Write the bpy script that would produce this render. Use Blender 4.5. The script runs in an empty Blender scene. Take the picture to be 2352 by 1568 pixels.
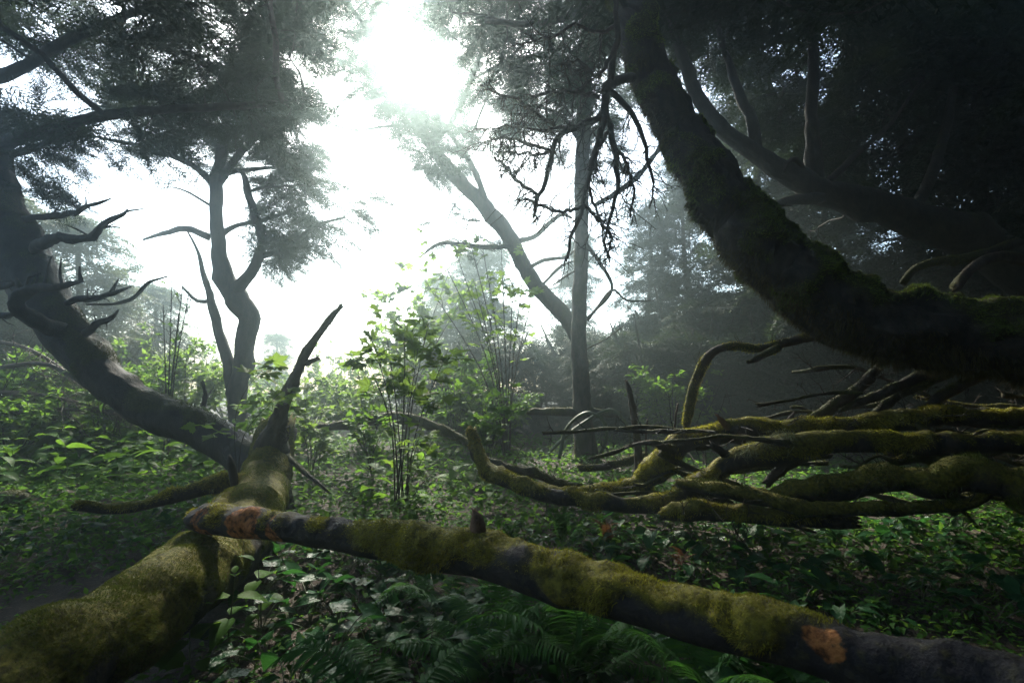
# Misty coastal spruce forest, looking into the light.
import bpy, math
import numpy as np

RNG = np.random.default_rng(11)
C = bpy.context.scene.collection
U = RNG.uniform

# ------------------------------------------------------------------ camera geometry used to place things
CAM_H, PITCH, F = 1.2, math.radians(4.67), 1176.0
_c, _s = math.cos(PITCH), math.sin(PITCH)


def P(px, py, d):
    """The point at depth d (metres ahead of the camera) seen at photo position px, py."""
    u, v = (px - 1176.0) / F, (784.0 - py) / F
    y, z = _c - v * _s, _s + v * _c
    k = d / y
    return np.array([u * k, d, CAM_H + z * k])


def PX(r, d):
    return r * d / F


SUN_EL, SUN_AZ = math.radians(39), math.radians(-14)   # azimuth from straight ahead, minus is toward the left of the view
SUN_DIR = np.array([math.sin(SUN_AZ) * math.cos(SUN_EL), math.cos(SUN_AZ) * math.cos(SUN_EL), math.sin(SUN_EL)])
# places where the photograph shows sun reaching the moss: the crowns are thin between these and the sun
LIT = np.array([P(*q) for q in ((680, 1170, 2.35), (1000, 1200, 2.0), (1400, 1290, 1.6), (250, 1330, 1.9), (420, 1220, 2.6), (600, 1060, 4.2),
                                (1540, 1010, 4.3), (1680, 980, 4.15), (1880, 950, 4.0), (1650, 1090, 3.6), (880, 780, 4.8), (980, 800, 4.7), (220, 1010, 6.0), (760, 1040, 5.0), (1000, 1110, 4.5))])


# ------------------------------------------------------------------ noise
_perm = RNG.permutation(256)
_val = RNG.random(256)


def vnoise(p, seed=0):
    p = np.asarray(p, float) + seed * 17.31
    i = np.floor(p).astype(np.int64)
    f = p - i
    f = f * f * (3 - 2 * f)
    out = 0
    for a in (0, 1):
        for b in (0, 1):
            for c in (0, 1):
                h = _perm[(_perm[(_perm[(i[..., 0] + a) & 255] + i[..., 1] + b) & 255] + i[..., 2] + c) & 255]
                w = (f[..., 0] if a else 1 - f[..., 0]) * (f[..., 1] if b else 1 - f[..., 1]) * (f[..., 2] if c else 1 - f[..., 2])
                out = out + w * _val[h]
    return out * 2 - 1


def fbm(p, seed=0, octv=3):
    p = np.asarray(p, float)
    s, a, t = 0, 1.0, 0
    for k in range(octv):
        s = s + a * vnoise(p * 2.03 ** k, seed + k)
        t += a
        a *= 0.5
    return s / t


def gz(x, y):
    x, y = np.asarray(x, float), np.asarray(y, float)
    p = np.stack([x, y, np.zeros_like(x)], -1)
    near = np.clip((np.hypot(x, y) - 0.5) / 3.0, 0, 1)
    return 0.07 * near * fbm(p * 0.45, 3, 3) + 0.02 * vnoise(p * 2.3, 9)


def G(px, py):
    """Where the line of sight through px, py meets the ground."""
    d = 3.0
    for _ in range(12):
        p = P(px, py, d)
        q = P(px, py, d * 1.01)
        h = p[2] - gz(p[0], p[1])
        hq = q[2] - gz(q[0], q[1])
        d = float(np.clip(d - h / ((hq - h) / (0.01 * d) + 1e-9), 0.6, 40))
    return P(px, py, d)


# ------------------------------------------------------------------ mesh helpers
def nrm(a):
    return a / (np.linalg.norm(a, axis=-1, keepdims=True) + 1e-12)


class MB:
    """Collects triangles and quads with a per-face tint, then links them as one mesh object."""

    def __init__(self):
        self.V, self.T, self.Q, self.tt, self.tq, self.M, self.B, self.n = [], [], [], [], [], [], [], 0

    def add(self, V, T=None, Q=None, tint=0.5, moss=None, bare=None):
        V = np.asarray(V, float).reshape(-1, 3)
        if T is not None and len(T):
            self.T.append(np.asarray(T) + self.n)
            self.tt.append(np.broadcast_to(np.asarray(tint, float), (len(T),)))
        if Q is not None and len(Q):
            self.Q.append(np.asarray(Q) + self.n)
            self.tq.append(np.broadcast_to(np.asarray(tint, float), (len(Q),)))
        self.V.append(V)
        self.M.append(np.zeros(len(V)) if moss is None else np.asarray(moss, float))
        self.B.append(np.zeros(len(V)) if bare is None else np.asarray(bare, float))
        self.n += len(V)
        return self

    def build(self, name, mat, parent=None, smooth=True):
        V = np.concatenate(self.V) if self.V else np.zeros((0, 3))
        off, q = np.zeros(3), parent
        while q is not None:
            off, q = off + np.array(q.location), q.parent
        V = V - off
        T = np.concatenate(self.T) if self.T else np.zeros((0, 3), int)
        Q = np.concatenate(self.Q) if self.Q else np.zeros((0, 4), int)
        me = bpy.data.meshes.new(name)
        me.vertices.add(len(V))
        me.vertices.foreach_set("co", V.astype(np.float32).ravel())
        loops = np.concatenate([T.ravel(), Q.ravel()]).astype(np.int32)
        me.loops.add(len(loops))
        me.loops.foreach_set("vertex_index", loops)
        npoly = len(T) + len(Q)
        me.polygons.add(npoly)
        start = np.concatenate([np.arange(len(T)) * 3, len(T) * 3 + np.arange(len(Q)) * 4]).astype(np.int32)
        me.polygons.foreach_set("loop_start", start)
        me.polygons.foreach_set("use_smooth", np.full(npoly, bool(smooth)))
        me.update(calc_edges=True)
        tint = np.concatenate(self.tt + self.tq) if npoly else np.zeros(0)
        a = me.attributes.new("tint", "FLOAT", "FACE")
        a.data.foreach_set("value", tint.astype(np.float32))
        M = np.concatenate(self.M) if self.M else np.zeros(0)
        if M.any():
            a = me.attributes.new("moss", "FLOAT", "POINT")
            a.data.foreach_set("value", M.astype(np.float32))
        B = np.concatenate(self.B) if self.B else np.zeros(0)
        if B.any():
            a = me.attributes.new("bare", "FLOAT", "POINT")
            a.data.foreach_set("value", B.astype(np.float32))
        me.materials.append(mat)
        o = bpy.data.objects.new(name, me)
        C.objects.link(o)
        if parent is not None:
            o.parent = parent
        if name == "moss":
            o["kind"] = "stuff"
        return o


def thing(name, label, cat, loc=(0, 0, 0), group=None):
    o = bpy.data.objects.new(name, None)
    o.location = tuple(float(v) for v in loc)
    o.empty_display_size = 0.1
    C.objects.link(o)
    return tag(o, label, cat, group)


def tag(o, label, cat, group=None):
    o["label"], o["category"] = label, cat
    if group:
        o["group"] = group
    return o


def dup(root, loc, rz=0.0, sc=1.0, label=None, tilt=(0, 0)):
    r = root.copy()
    C.objects.link(r)
    r.location = tuple(float(v) for v in loc)
    r.rotation_euler = (tilt[0], tilt[1], rz)
    r.scale = (sc, sc, sc)
    if label:
        r["label"] = label
    for ch in list(root.children):
        c = ch.copy()
        C.objects.link(c)
        c.parent = r
        for g in list(ch.children):
            d = g.copy()
            C.objects.link(d)
            d.parent = c
    return r


def smooth_path(pts, m, radii=None):
    """Catmull-Rom through pts, m samples."""
    pts = np.asarray(pts, float)
    n = len(pts)
    ext = np.vstack([2 * pts[0] - pts[1], pts, 2 * pts[-1] - pts[-2]])
    seg = np.linalg.norm(np.diff(pts, axis=0), axis=1)
    cum = np.concatenate([[0], np.cumsum(seg)])
    t = np.linspace(0, cum[-1], m)
    i = np.clip(np.searchsorted(cum, t, side="right") - 1, 0, n - 2)
    f = ((t - cum[i]) / (seg[i] + 1e-9))[:, None]
    a, b, c, d = ext[i], ext[i + 1], ext[i + 2], ext[i + 3]
    out = 0.5 * (2 * b + (c - a) * f + (2 * a - 5 * b + 4 * c - d) * f ** 2 + (3 * b - a - 3 * c + d) * f ** 3)
    if radii is None:
        return out
    return out, np.interp(t, cum, radii)


def tube(path, rad, seg=16, step=0.05, rough=0.06, freq=6.0, ridge=0.0, seed=0, moss=None, cap=True, wobble=0.0, knots=0.0, fur=0.0):
    """A limb along path. Returns verts, quads, normals, moss. moss: (threshold, top bias, freq, thickness)."""
    path, rad = np.asarray(path, float), np.asarray(rad, float)
    L = np.linalg.norm(np.diff(path, axis=0), axis=1).sum()
    m = max(4, int(L / step))
    p, r = smooth_path(path, m, rad)
    if moss:
        r = np.maximum(0.78 * r, r - 0.6 * moss[3] - 0.25 * fur)
    if wobble:
        q = np.stack([fbm(p * 3.5 + k * 31.7, seed + k, 2) for k in range(3)], -1)
        p = p + q * (wobble * 1.5) * r[:, None]
        r = r * (1 + 0.35 * wobble * vnoise(p * 6.5, seed + 9))
    t = nrm(np.gradient(p, axis=0))
    ref = np.array([0.13, 0.2, 1.0])
    if abs(nrm(t.mean(0)) @ nrm(ref)) > 0.85:
        ref = np.array([1.0, 0.3, 0.1])
    u = nrm(np.cross(t, ref))
    w = np.cross(t, u)
    th = np.linspace(0, 2 * np.pi, seg, endpoint=False)
    dirs = u[:, None, :] * np.cos(th)[None, :, None] + w[:, None, :] * np.sin(th)[None, :, None]
    base = p[:, None, :] + dirs * r[:, None, None]
    disp = rough * fbm(base * freq, seed, 3)
    if ridge:
        arc = np.linspace(0, L, m)
        k = 2.2
        q = np.stack([np.cos(th)[None, :] * k * np.ones((m, 1)), np.sin(th)[None, :] * k * np.ones((m, 1)), np.repeat((arc * 1.5)[:, None], seg, 1)], -1)
        disp = disp + ridge * (fbm(q * 2.2, seed + 5, 2))
    for _ in range(int(knots * L)):
        kc = RNG.integers(2, m - 2)
        kd = np.linalg.norm(base - base[kc, RNG.integers(0, seg)], axis=2) / (r[kc] * RNG.uniform(0.5, 1.0))
        disp = disp + RNG.uniform(0.1, 0.45) * np.exp(-kd ** 2)
    ms = np.zeros((m, seg))
    extra = 0
    if moss:
        thr, top, mf, thick = moss
        ms = np.clip(((fbm(base * mf, seed + 21, 3) * 1.3 + dirs[..., 2] * top) - thr) * 3.0, 0, 1)
        extra = ms * thick * (0.7 + 0.75 * vnoise(base * 9, seed + 6) + 0.6 * vnoise(base * 26, seed + 3))
    V = base + dirs * (disp * r[:, None] + extra)[..., None]
    if cap:  # snapped ends
        V[-1] += t[-1] * (RNG.uniform(-0.4, 2.2, (seg, 1)) * r[-1])
        V[0] -= t[0] * (RNG.uniform(-0.3, 1.0, (seg, 1)) * r[0])
    i = np.arange(m - 1)[:, None] * seg
    j = np.arange(seg)[None, :]
    j2 = (j + 1) % seg
    Q = np.stack([i + j, i + j2, i + seg + j2, i + seg + j], -1).reshape(-1, 4)
    V = V.reshape(-1, 3)
    N = dirs.reshape(-1, 3)
    ms = ms.ravel()
    if cap:
        # ragged caps: one centre each
        c0, c1 = p[0] - t[0] * r[0] * 0.2, p[-1] + t[-1] * r[-1] * 0.4
        n = len(V)
        V = np.vstack([V, c0, c1])
        N = np.vstack([N, -t[0], t[-1]])
        ms = np.concatenate([ms, [0, 0]])
        jj = np.arange(seg)
        T = np.vstack([np.stack([np.full(seg, n), (jj + 1) % seg, jj], -1),
                       np.stack([np.full(seg, n + 1), (m - 1) * seg + jj, (m - 1) * seg + (jj + 1) % seg], -1)])
    else:
        T = np.zeros((0, 3), int)
    return V, T, Q, N, ms


def tubes_batch(paths, radii, seg=4):
    """Many thin limbs at once: paths N,K,3, radii N,K."""
    N, K, _ = paths.shape
    t = nrm(np.gradient(paths, axis=1))
    ref = np.where((np.abs(t[:, :1, 2:]) > 0.8), np.array([1.0, 0.2, 0]), np.array([0.1, 0.2, 1.0]))
    u = nrm(np.cross(t, np.broadcast_to(ref, t.shape)))
    w = np.cross(t, u)
    th = np.linspace(0, 2 * np.pi, seg, endpoint=False)
    V = paths[:, :, None, :] + (u[:, :, None, :] * np.cos(th)[:, None] + w[:, :, None, :] * np.sin(th)[:, None]) * radii[:, :, None, None]
    idx = np.arange(N * K * seg).reshape(N, K, seg)
    a, b = idx[:, :-1, :], np.roll(idx[:, :-1, :], -1, 2)
    c, d = np.roll(idx[:, 1:, :], -1, 2), idx[:, 1:, :]
    Q = np.stack([a, b, c, d], -1).reshape(-1, 4)
    return V.reshape(-1, 3), Q


def blades(V, Q, N, ms, per_m2, length, width, droop=0.25, lie=0.6, seed=0, tint=(0.2, 0.9), only=0.12, freq=9.0):
    """Moss: thin tufts standing on the mossy part of a surface. Returns verts, tris, tints."""
    a, b, c, d = V[Q[:, 0]], V[Q[:, 1]], V[Q[:, 2]], V[Q[:, 3]]
    area = 0.5 * np.linalg.norm(np.cross(c - a, d - b), axis=1)
    m = ms[Q].mean(1)
    wgt = area * np.where(m > only, m, 0)
    n = int(per_m2 * wgt.sum())
    if n < 1:
        return np.zeros((0, 3)), np.zeros((0, 3), int), np.zeros(0)
    f = RNG.choice(len(Q), n, p=wgt / wgt.sum())
    s, t = U(0, 1, (n, 1)), U(0, 1, (n, 1))
    p = (a[f] * (1 - s) + b[f] * s) * (1 - t) + (d[f] * (1 - s) + c[f] * s) * t
    nn = nrm(N[Q[f]].mean(1))
    clump = 0.5 + 0.5 * vnoise(p * freq, seed + 40)
    clump2 = 0.5 + 0.5 * vnoise(p * freq * 0.35, seed + 41)
    tang = nrm(np.cross(nn, RNG.normal(size=(n, 3))))
    # tufts of one clump lean the same way
    lean = np.stack([vnoise(p * freq * 0.8 + k * 7.7, seed + 50 + k) for k in range(3)], -1)
    L = (length * (0.35 + 0.9 * clump) * U(0.6, 1.3, n))[:, None]
    tip = p + L * (nn * U(0.35, 1.0, (n, 1)) + tang * U(0, lie, (n, 1)) + lean * 0.7 + np.array([0, 0, -1.0]) * droop)
    p = p - nn * 0.004
    side = nrm(np.cross(tip - p, RNG.normal(size=(n, 3)))) * (width * U(0.6, 1.3, (n, 1)))
    W = np.stack([p - side, p + side, tip], 1).reshape(-1, 3)
    T = np.arange(3 * n).reshape(n, 3)
    tn = tint[0] + (tint[1] - tint[0]) * np.clip(0.8 * clump + 0.7 * clump2 - 0.22 + RNG.normal(0, 0.14, n) - 0.05, 0, 1)
    return W, T, tn


# ------------------------------------------------------------------ materials
def new_mat(name):
    m = bpy.data.materials.new(name)
    m.use_nodes = True
    nt = m.node_tree
    nt.nodes.clear()
    out = nt.nodes.new("ShaderNodeOutputMaterial")
    return m, nt, out


def ramp(nt, stops):
    r = nt.nodes.new("ShaderNodeValToRGB")
    e = r.color_ramp.elements
    while len(e) < len(stops):
        e.new(0.5)
    for k, (p, c) in enumerate(stops):
        e[k].position = p
        e[k].color = (*c, 1)
    return r


def tex(nt, scale, detail=4, rough=0.6, stretch=None):
    tc = nt.nodes.new("ShaderNodeTexCoord")
    n = nt.nodes.new("ShaderNodeTexNoise")
    n.inputs["Scale"].default_value = scale
    n.inputs["Detail"].default_value = detail
    n.inputs["Roughness"].default_value = rough
    if stretch:
        mp = nt.nodes.new("ShaderNodeMapping")
        mp.inputs["Scale"].default_value = stretch
        nt.links.new(tc.outputs["Object"], mp.inputs["Vector"])
        nt.links.new(mp.outputs["Vector"], n.inputs["Vector"])
    else:
        nt.links.new(tc.outputs["Object"], n.inputs["Vector"])
    return n


def leaf_mat(name, dark, light, trans, rough=0.45, tfac=0.4, spec=0.5, vein=0.0):
    m, nt, out = new_mat(name)
    at = nt.nodes.new("ShaderNodeAttribute")
    at.attribute_name = "tint"
    oi = nt.nodes.new("ShaderNodeObjectInfo")
    ad = nt.nodes.new("ShaderNodeMath")
    ad.operation = "MULTIPLY_ADD"
    nt.links.new(oi.outputs["Random"], ad.inputs[0])
    ad.inputs[1].default_value = 0.3
    nt.links.new(at.outputs["Fac"], ad.inputs[2])
    r = ramp(nt, [(0.0, dark), (0.6, tuple(0.5 * (a + b) for a, b in zip(dark, light))), (1.15 / 1.3, light)])
    mr = nt.nodes.new("ShaderNodeMapRange")
    mr.inputs["From Max"].default_value = 1.3
    nt.links.new(ad.outputs[0], mr.inputs["Value"])
    nt.links.new(mr.outputs[0], r.inputs["Fac"])
    b = nt.nodes.new("ShaderNodeBsdfPrincipled")
    b.inputs["Roughness"].default_value = rough
    b.inputs["Specular IOR Level"].default_value = spec
    nt.links.new(r.outputs["Color"], b.inputs["Base Color"])
    if vein:
        n = tex(nt, 38, 3)
        bp = nt.nodes.new("ShaderNodeBump")
        bp.inputs["Strength"].default_value = vein
        bp.inputs["Distance"].default_value = 0.01
        nt.links.new(n.outputs["Fac"], bp.inputs["Height"])
        nt.links.new(bp.outputs["Normal"], b.inputs["Normal"])
    if tfac > 0:
        tr = nt.nodes.new("ShaderNodeBsdfTranslucent")
        tr.inputs["Color"].default_value = (*trans, 1)
        mx = nt.nodes.new("ShaderNodeMixShader")
        mx.inputs[0].default_value = tfac
        nt.links.new(b.outputs[0], mx.inputs[1])
        nt.links.new(tr.outputs[0], mx.inputs[2])
        nt.links.new(mx.outputs[0], out.inputs["Surface"])
    else:
        nt.links.new(b.outputs[0], out.inputs["Surface"])
    return m


def moss_mat(name, stops, tfac=0.25, trans=(0.16, 0.15, 0.02)):
    m, nt, out = new_mat(name)
    at = nt.nodes.new("ShaderNodeAttribute")
    at.attribute_name = "tint"
    r = ramp(nt, stops)
    nt.links.new(at.outputs["Fac"], r.inputs["Fac"])
    b = nt.nodes.new("ShaderNodeBsdfPrincipled")
    b.inputs["Roughness"].default_value = 0.85
    b.inputs["Specular IOR Level"].default_value = 0.15
    nt.links.new(r.outputs["Color"], b.inputs["Base Color"])
    tr = nt.nodes.new("ShaderNodeBsdfTranslucent")
    tr.inputs["Color"].default_value = (*trans, 1)
    mx = nt.nodes.new("ShaderNodeMixShader")
    mx.inputs[0].default_value = tfac
    nt.links.new(b.outputs[0], mx.inputs[1])
    nt.links.new(tr.outputs[0], mx.inputs[2])
    nt.links.new(mx.outputs[0], out.inputs["Surface"])
    return m


def bark_mat(name, dark, light, moss, rough=0.75, scale=14, patch=None, bump=0.6, pthr=0.3):
    """Bark with moss where the mesh says so and, if given, bare-wood patches."""
    m, nt, out = new_mat(name)
    n = tex(nt, scale, 6, 0.65, (1.0, 1.0, 0.45))
    n2 = tex(nt, scale * 4.5, 4, 0.6)
    r = ramp(nt, [(0.3, dark), (0.7, light)])
    nt.links.new(n.outputs["Fac"], r.inputs["Fac"])
    col = r.outputs["Color"]
    if patch:
        n3 = tex(nt, 16, 4, 0.6)
        ab = nt.nodes.new("ShaderNodeAttribute")
        ab.attribute_name = "bare"
        sb = nt.nodes.new("ShaderNodeMath")
        sb.operation = "MULTIPLY"
        nt.links.new(n3.outputs["Fac"], sb.inputs[0])
        nt.links.new(ab.outputs["Fac"], sb.inputs[1])
        cr = ramp(nt, [(pthr, (0, 0, 0)), (pthr + 0.06, (1, 1, 1))])
        nt.links.new(sb.outputs[0], cr.inputs["Fac"])
        mx = nt.nodes.new("ShaderNodeMix")
        mx.data_type = "RGBA"
        nt.links.new(cr.outputs["Color"], mx.inputs["Factor"])
        nt.links.new(col, mx.inputs["A"])
        pr = ramp(nt, [(0.35, tuple(0.12 * c for c in patch)), (0.6, patch)])
        nt.links.new(n2.outputs["Fac"], pr.inputs["Fac"])
        nt.links.new(pr.outputs["Color"], mx.inputs["B"])
        col = mx.outputs["Result"]
    at = nt.nodes.new("ShaderNodeAttribute")
    at.attribute_name = "moss"
    mrmp = ramp(nt, [(0.35, tuple(0.35 * c for c in moss)), (0.65, moss)])
    nt.links.new(n2.outputs["Fac"], mrmp.inputs["Fac"])
    add = nt.nodes.new("ShaderNodeMath")
    add.operation = "MULTIPLY_ADD"
    nt.links.new(n2.outputs["Fac"], add.inputs[0])
    add.inputs[1].default_value = 0.9
    add.inputs[2].default_value = -0.45
    ad2 = nt.nodes.new("ShaderNodeMath")
    ad2.operation = "ADD"
    ad2.use_clamp = True
    nt.links.new(at.outputs["Fac"], ad2.inputs[0])
    nt.links.new(add.outputs[0], ad2.inputs[1])
    mx2 = nt.nodes.new("ShaderNodeMix")
    mx2.data_type = "RGBA"
    nt.links.new(ad2.outputs[0], mx2.inputs["Factor"])
    nt.links.new(col, mx2.inputs["A"])
    nt.links.new(mrmp.outputs["Color"], mx2.inputs["B"])
    b = nt.nodes.new("ShaderNodeBsdfPrincipled")
    b.inputs["Roughness"].default_value = rough
    b.inputs["Specular IOR Level"].default_value = 0.2
    nt.links.new(mx2.outputs["Result"], b.inputs["Base Color"])
    bp = nt.nodes.new("ShaderNodeBump")
    bp.inputs["Strength"].default_value = bump
    bp.inputs["Distance"].default_value = 0.03
    sm = nt.nodes.new("ShaderNodeMath")
    sm.operation = "MULTIPLY_ADD"
    nt.links.new(n2.outputs["Fac"], sm.inputs[0])
    sm.inputs[1].default_value = 0.5
    nt.links.new(n.outputs["Fac"], sm.inputs[2])
    nt.links.new(sm.outputs[0], bp.inputs["Height"])
    nt.links.new(bp.outputs["Normal"], b.inputs["Normal"])
    nt.links.new(b.outputs[0], out.inputs["Surface"])
    return m


MOSS_Y = [(0.0, (0.04, 0.042, 0.007)), (0.3, (0.14, 0.15, 0.018)), (0.75, (0.32, 0.30, 0.035)), (1.0, (0.33, 0.20, 0.04))]
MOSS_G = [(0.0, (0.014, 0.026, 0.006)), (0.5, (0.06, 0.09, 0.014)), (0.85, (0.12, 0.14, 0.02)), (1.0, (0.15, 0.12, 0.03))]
M = {}
M["moss_y"] = moss_mat("yellow_moss", MOSS_Y, 0.32, (0.34, 0.33, 0.035))
M["moss_o"] = moss_mat("olive_moss", [(0.0, (0.010, 0.020, 0.005)), (0.35, (0.045, 0.07, 0.011)), (0.7, (0.135, 0.165, 0.022)), (0.88, (0.19, 0.19, 0.028)), (1.0, (0.15, 0.09, 0.025))], 0.25, (0.14, 0.17, 0.025))
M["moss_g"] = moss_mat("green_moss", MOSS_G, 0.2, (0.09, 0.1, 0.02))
M["moss_t"] = moss_mat("trunk_moss", [(0.0, (0.028, 0.055, 0.010)), (0.5, (0.115, 0.18, 0.028)), (0.85, (0.21, 0.27, 0.038)), (1.0, (0.21, 0.18, 0.04))], 0.25, (0.16, 0.22, 0.03))
M["moss_b"] = moss_mat("brown_moss", [(0.0, (0.02, 0.018, 0.007)), (0.6, (0.06, 0.055, 0.02)), (1.0, (0.11, 0.09, 0.04))], 0.3, (0.12, 0.10, 0.04))
M["lichen"] = moss_mat("pale_lichen", [(0.0, (0.12, 0.14, 0.08)), (1.0, (0.28, 0.30, 0.18))], 0.3, (0.2, 0.22, 0.12))
M["bark"] = bark_mat("dark_bark", (0.018, 0.016, 0.014), (0.06, 0.05, 0.04), (0.07, 0.075, 0.016))
M["bark_wet"] = bark_mat("wet_bark", (0.008, 0.008, 0.008), (0.035, 0.032, 0.03), (0.055, 0.06, 0.014), rough=0.62)
M["bark_log"] = bark_mat("log_bark", (0.012, 0.012, 0.014), (0.06, 0.05, 0.042), (0.17, 0.15, 0.018), rough=0.8, scale=11)
M["bark_rot"] = bark_mat("rotting_bark", (0.010, 0.010, 0.013), (0.05, 0.043, 0.039), (0.17, 0.15, 0.016), rough=0.8, scale=10, patch=(0.42, 0.16, 0.05), pthr=0.3)
M["bark_brown"] = bark_mat("brown_bark", (0.022, 0.017, 0.012), (0.08, 0.06, 0.042), (0.07, 0.072, 0.016))
M["bark_pale"] = bark_mat("pale_bark", (0.04, 0.032, 0.024), (0.13, 0.105, 0.08), (0.07, 0.075, 0.018))
M["twig"] = bark_mat("twig_bark", (0.016, 0.013, 0.010), (0.05, 0.04, 0.03), (0.06, 0.06, 0.015), scale=20)
M["wood"] = bark_mat("bare_wood", (0.09, 0.05, 0.03), (0.22, 0.13, 0.08), (0.06, 0.06, 0.015), scale=24)
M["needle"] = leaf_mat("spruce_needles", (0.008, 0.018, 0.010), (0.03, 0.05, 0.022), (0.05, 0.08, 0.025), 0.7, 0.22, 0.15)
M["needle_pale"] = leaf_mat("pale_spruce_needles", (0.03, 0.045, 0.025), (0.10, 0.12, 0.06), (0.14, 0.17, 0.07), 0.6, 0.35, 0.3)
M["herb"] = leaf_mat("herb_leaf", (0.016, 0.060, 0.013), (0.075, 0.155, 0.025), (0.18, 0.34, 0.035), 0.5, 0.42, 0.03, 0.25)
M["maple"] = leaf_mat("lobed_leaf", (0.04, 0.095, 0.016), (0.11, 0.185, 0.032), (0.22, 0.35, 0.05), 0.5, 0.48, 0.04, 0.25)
M["gloss"] = leaf_mat("glossy_leaf", (0.008, 0.040, 0.015), (0.03, 0.09, 0.028), (0.05, 0.18, 0.03), 0.3, 0.3, 0.05, 0.8)
M["fern"] = leaf_mat("fern_leaf", (0.014, 0.065, 0.014), (0.055, 0.155, 0.026), (0.10, 0.27, 0.035), 0.4, 0.38, 0.04)
M["fern_brown"] = leaf_mat("dead_fern_leaf", (0.07, 0.028, 0.012), (0.17, 0.07, 0.03), (0.2, 0.09, 0.03), 0.6, 0.3, 0.3)
M["stem"] = leaf_mat("green_stem", (0.04, 0.06, 0.02), (0.09, 0.12, 0.04), (0.1, 0.14, 0.04), 0.5, 0.0)
M["cover"] = leaf_mat("ground_leaf", (0.014, 0.054, 0.012), (0.06, 0.14, 0.025), (0.15, 0.30, 0.035), 0.55, 0.4, 0.02)
M["litter"] = leaf_mat("litter", (0.03, 0.018, 0.010), (0.12, 0.075, 0.04), (0.1, 0.06, 0.03), 0.7, 0.15)


def ground_mat():
    m, nt, out = new_mat("forest_floor")
    n = tex(nt, 1.3, 5, 0.6)
    n2 = tex(nt, 30, 5, 0.7)
    r = ramp(nt, [(0.35, (0.02, 0.014, 0.009)), (0.55, (0.045, 0.03, 0.018)), (0.7, (0.03, 0.035, 0.012))])
    nt.links.new(n.outputs["Fac"], r.inputs["Fac"])
    r2 = ramp(nt, [(0.3, (0.35, 0.35, 0.35)), (0.7, (1.5, 1.4, 1.3))])
    nt.links.new(n2.outputs["Fac"], r2.inputs["Fac"])
    mx = nt.nodes.new("ShaderNodeMix")
    mx.data_type = "RGBA"
    mx.blend_type = "MULTIPLY"
    mx.inputs["Factor"].default_value = 1
    nt.links.new(r.outputs["Color"], mx.inputs["A"])
    nt.links.new(r2.outputs["Color"], mx.inputs["B"])
    b = nt.nodes.new("ShaderNodeBsdfPrincipled")
    b.inputs["Roughness"].default_value = 0.9
    nt.links.new(mx.outputs["Result"], b.inputs["Base Color"])
    bp = nt.nodes.new("ShaderNodeBump")
    bp.inputs["Strength"].default_value = 0.8
    bp.inputs["Distance"].default_value = 0.04
    nt.links.new(n2.outputs["Fac"], bp.inputs["Height"])
    nt.links.new(bp.outputs["Normal"], b.inputs["Normal"])
    nt.links.new(b.outputs[0], out.inputs["Surface"])
    return m


# ------------------------------------------------------------------ leaf and needle templates (x along the leaf, z up)
def ovate(rows=5, width=0.36, heart=0.0, curl=0.35, fold=0.22, tip=1.6):
    """An ovate leaf, 1 long, folded on its midrib and curling down. Returns verts, quads."""
    t = np.linspace(0, 1, rows + 1)
    w = width * np.sin(np.pi * np.clip(t, 0.0, 1) ** 0.62) ** 0.9 * (1 - 0.12 * t)
    w[0] = 0.01 + heart * width
    w[-1] = 0.004
    z = -curl * t ** 2 + 0.12 * t
    V = []
    for k in range(rows + 1):
        back = -heart * 0.25 if k == 0 else 0
        V += [[t[k] + back, -w[k], z[k] + fold * w[k]], [t[k], 0, z[k]], [t[k] + back, w[k], z[k] + fold * w[k]]]
    Q = []
    for k in range(rows):
        a = k * 3
        Q += [[a, a + 3, a + 4, a + 1], [a + 1, a + 4, a + 5, a + 2]]
    return np.array(V), np.array(Q)


def lobed(lobes=5, seed=0):
    """A maple-like leaf, 1 across: lobes with toothed edges, slightly dished."""
    r = np.random.default_rng(seed)
    pts = []
    span = np.radians(250)
    for k in range(lobes):
        a = -span / 2 + span * (k + 0.5) / lobes
        size = [0.42, 0.60, 0.72, 0.60, 0.42][k] if lobes == 5 else [0.58, 0.75, 0.58][k]
        h = span / lobes / 2
        for da, rr in ((-0.92, 0.58), (-0.62, 0.80), (-0.5, 0.72), (-0.28, 0.92), (-0.2, 0.84), (0, 1.05), (0.2, 0.84), (0.28, 0.92), (0.5, 0.72), (0.62, 0.80)):
            pts.append([a + da * h, size * rr * r.uniform(0.95, 1.05)])
    pts = np.array(pts)
    V = [[0.0, 0, 0]]
    for a, rr in pts:
        V.append([0.12 + rr * math.cos(a), rr * math.sin(a), -0.35 * rr ** 2 * (0.5 + 0.5 * abs(math.sin(a))) + 0.05 * math.sin(a * lobes * 1.5)])
    n = len(pts)
    T = [[0, k, k + 1] for k in range(1, n)]
    return np.array(V), np.array(T)


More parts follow.
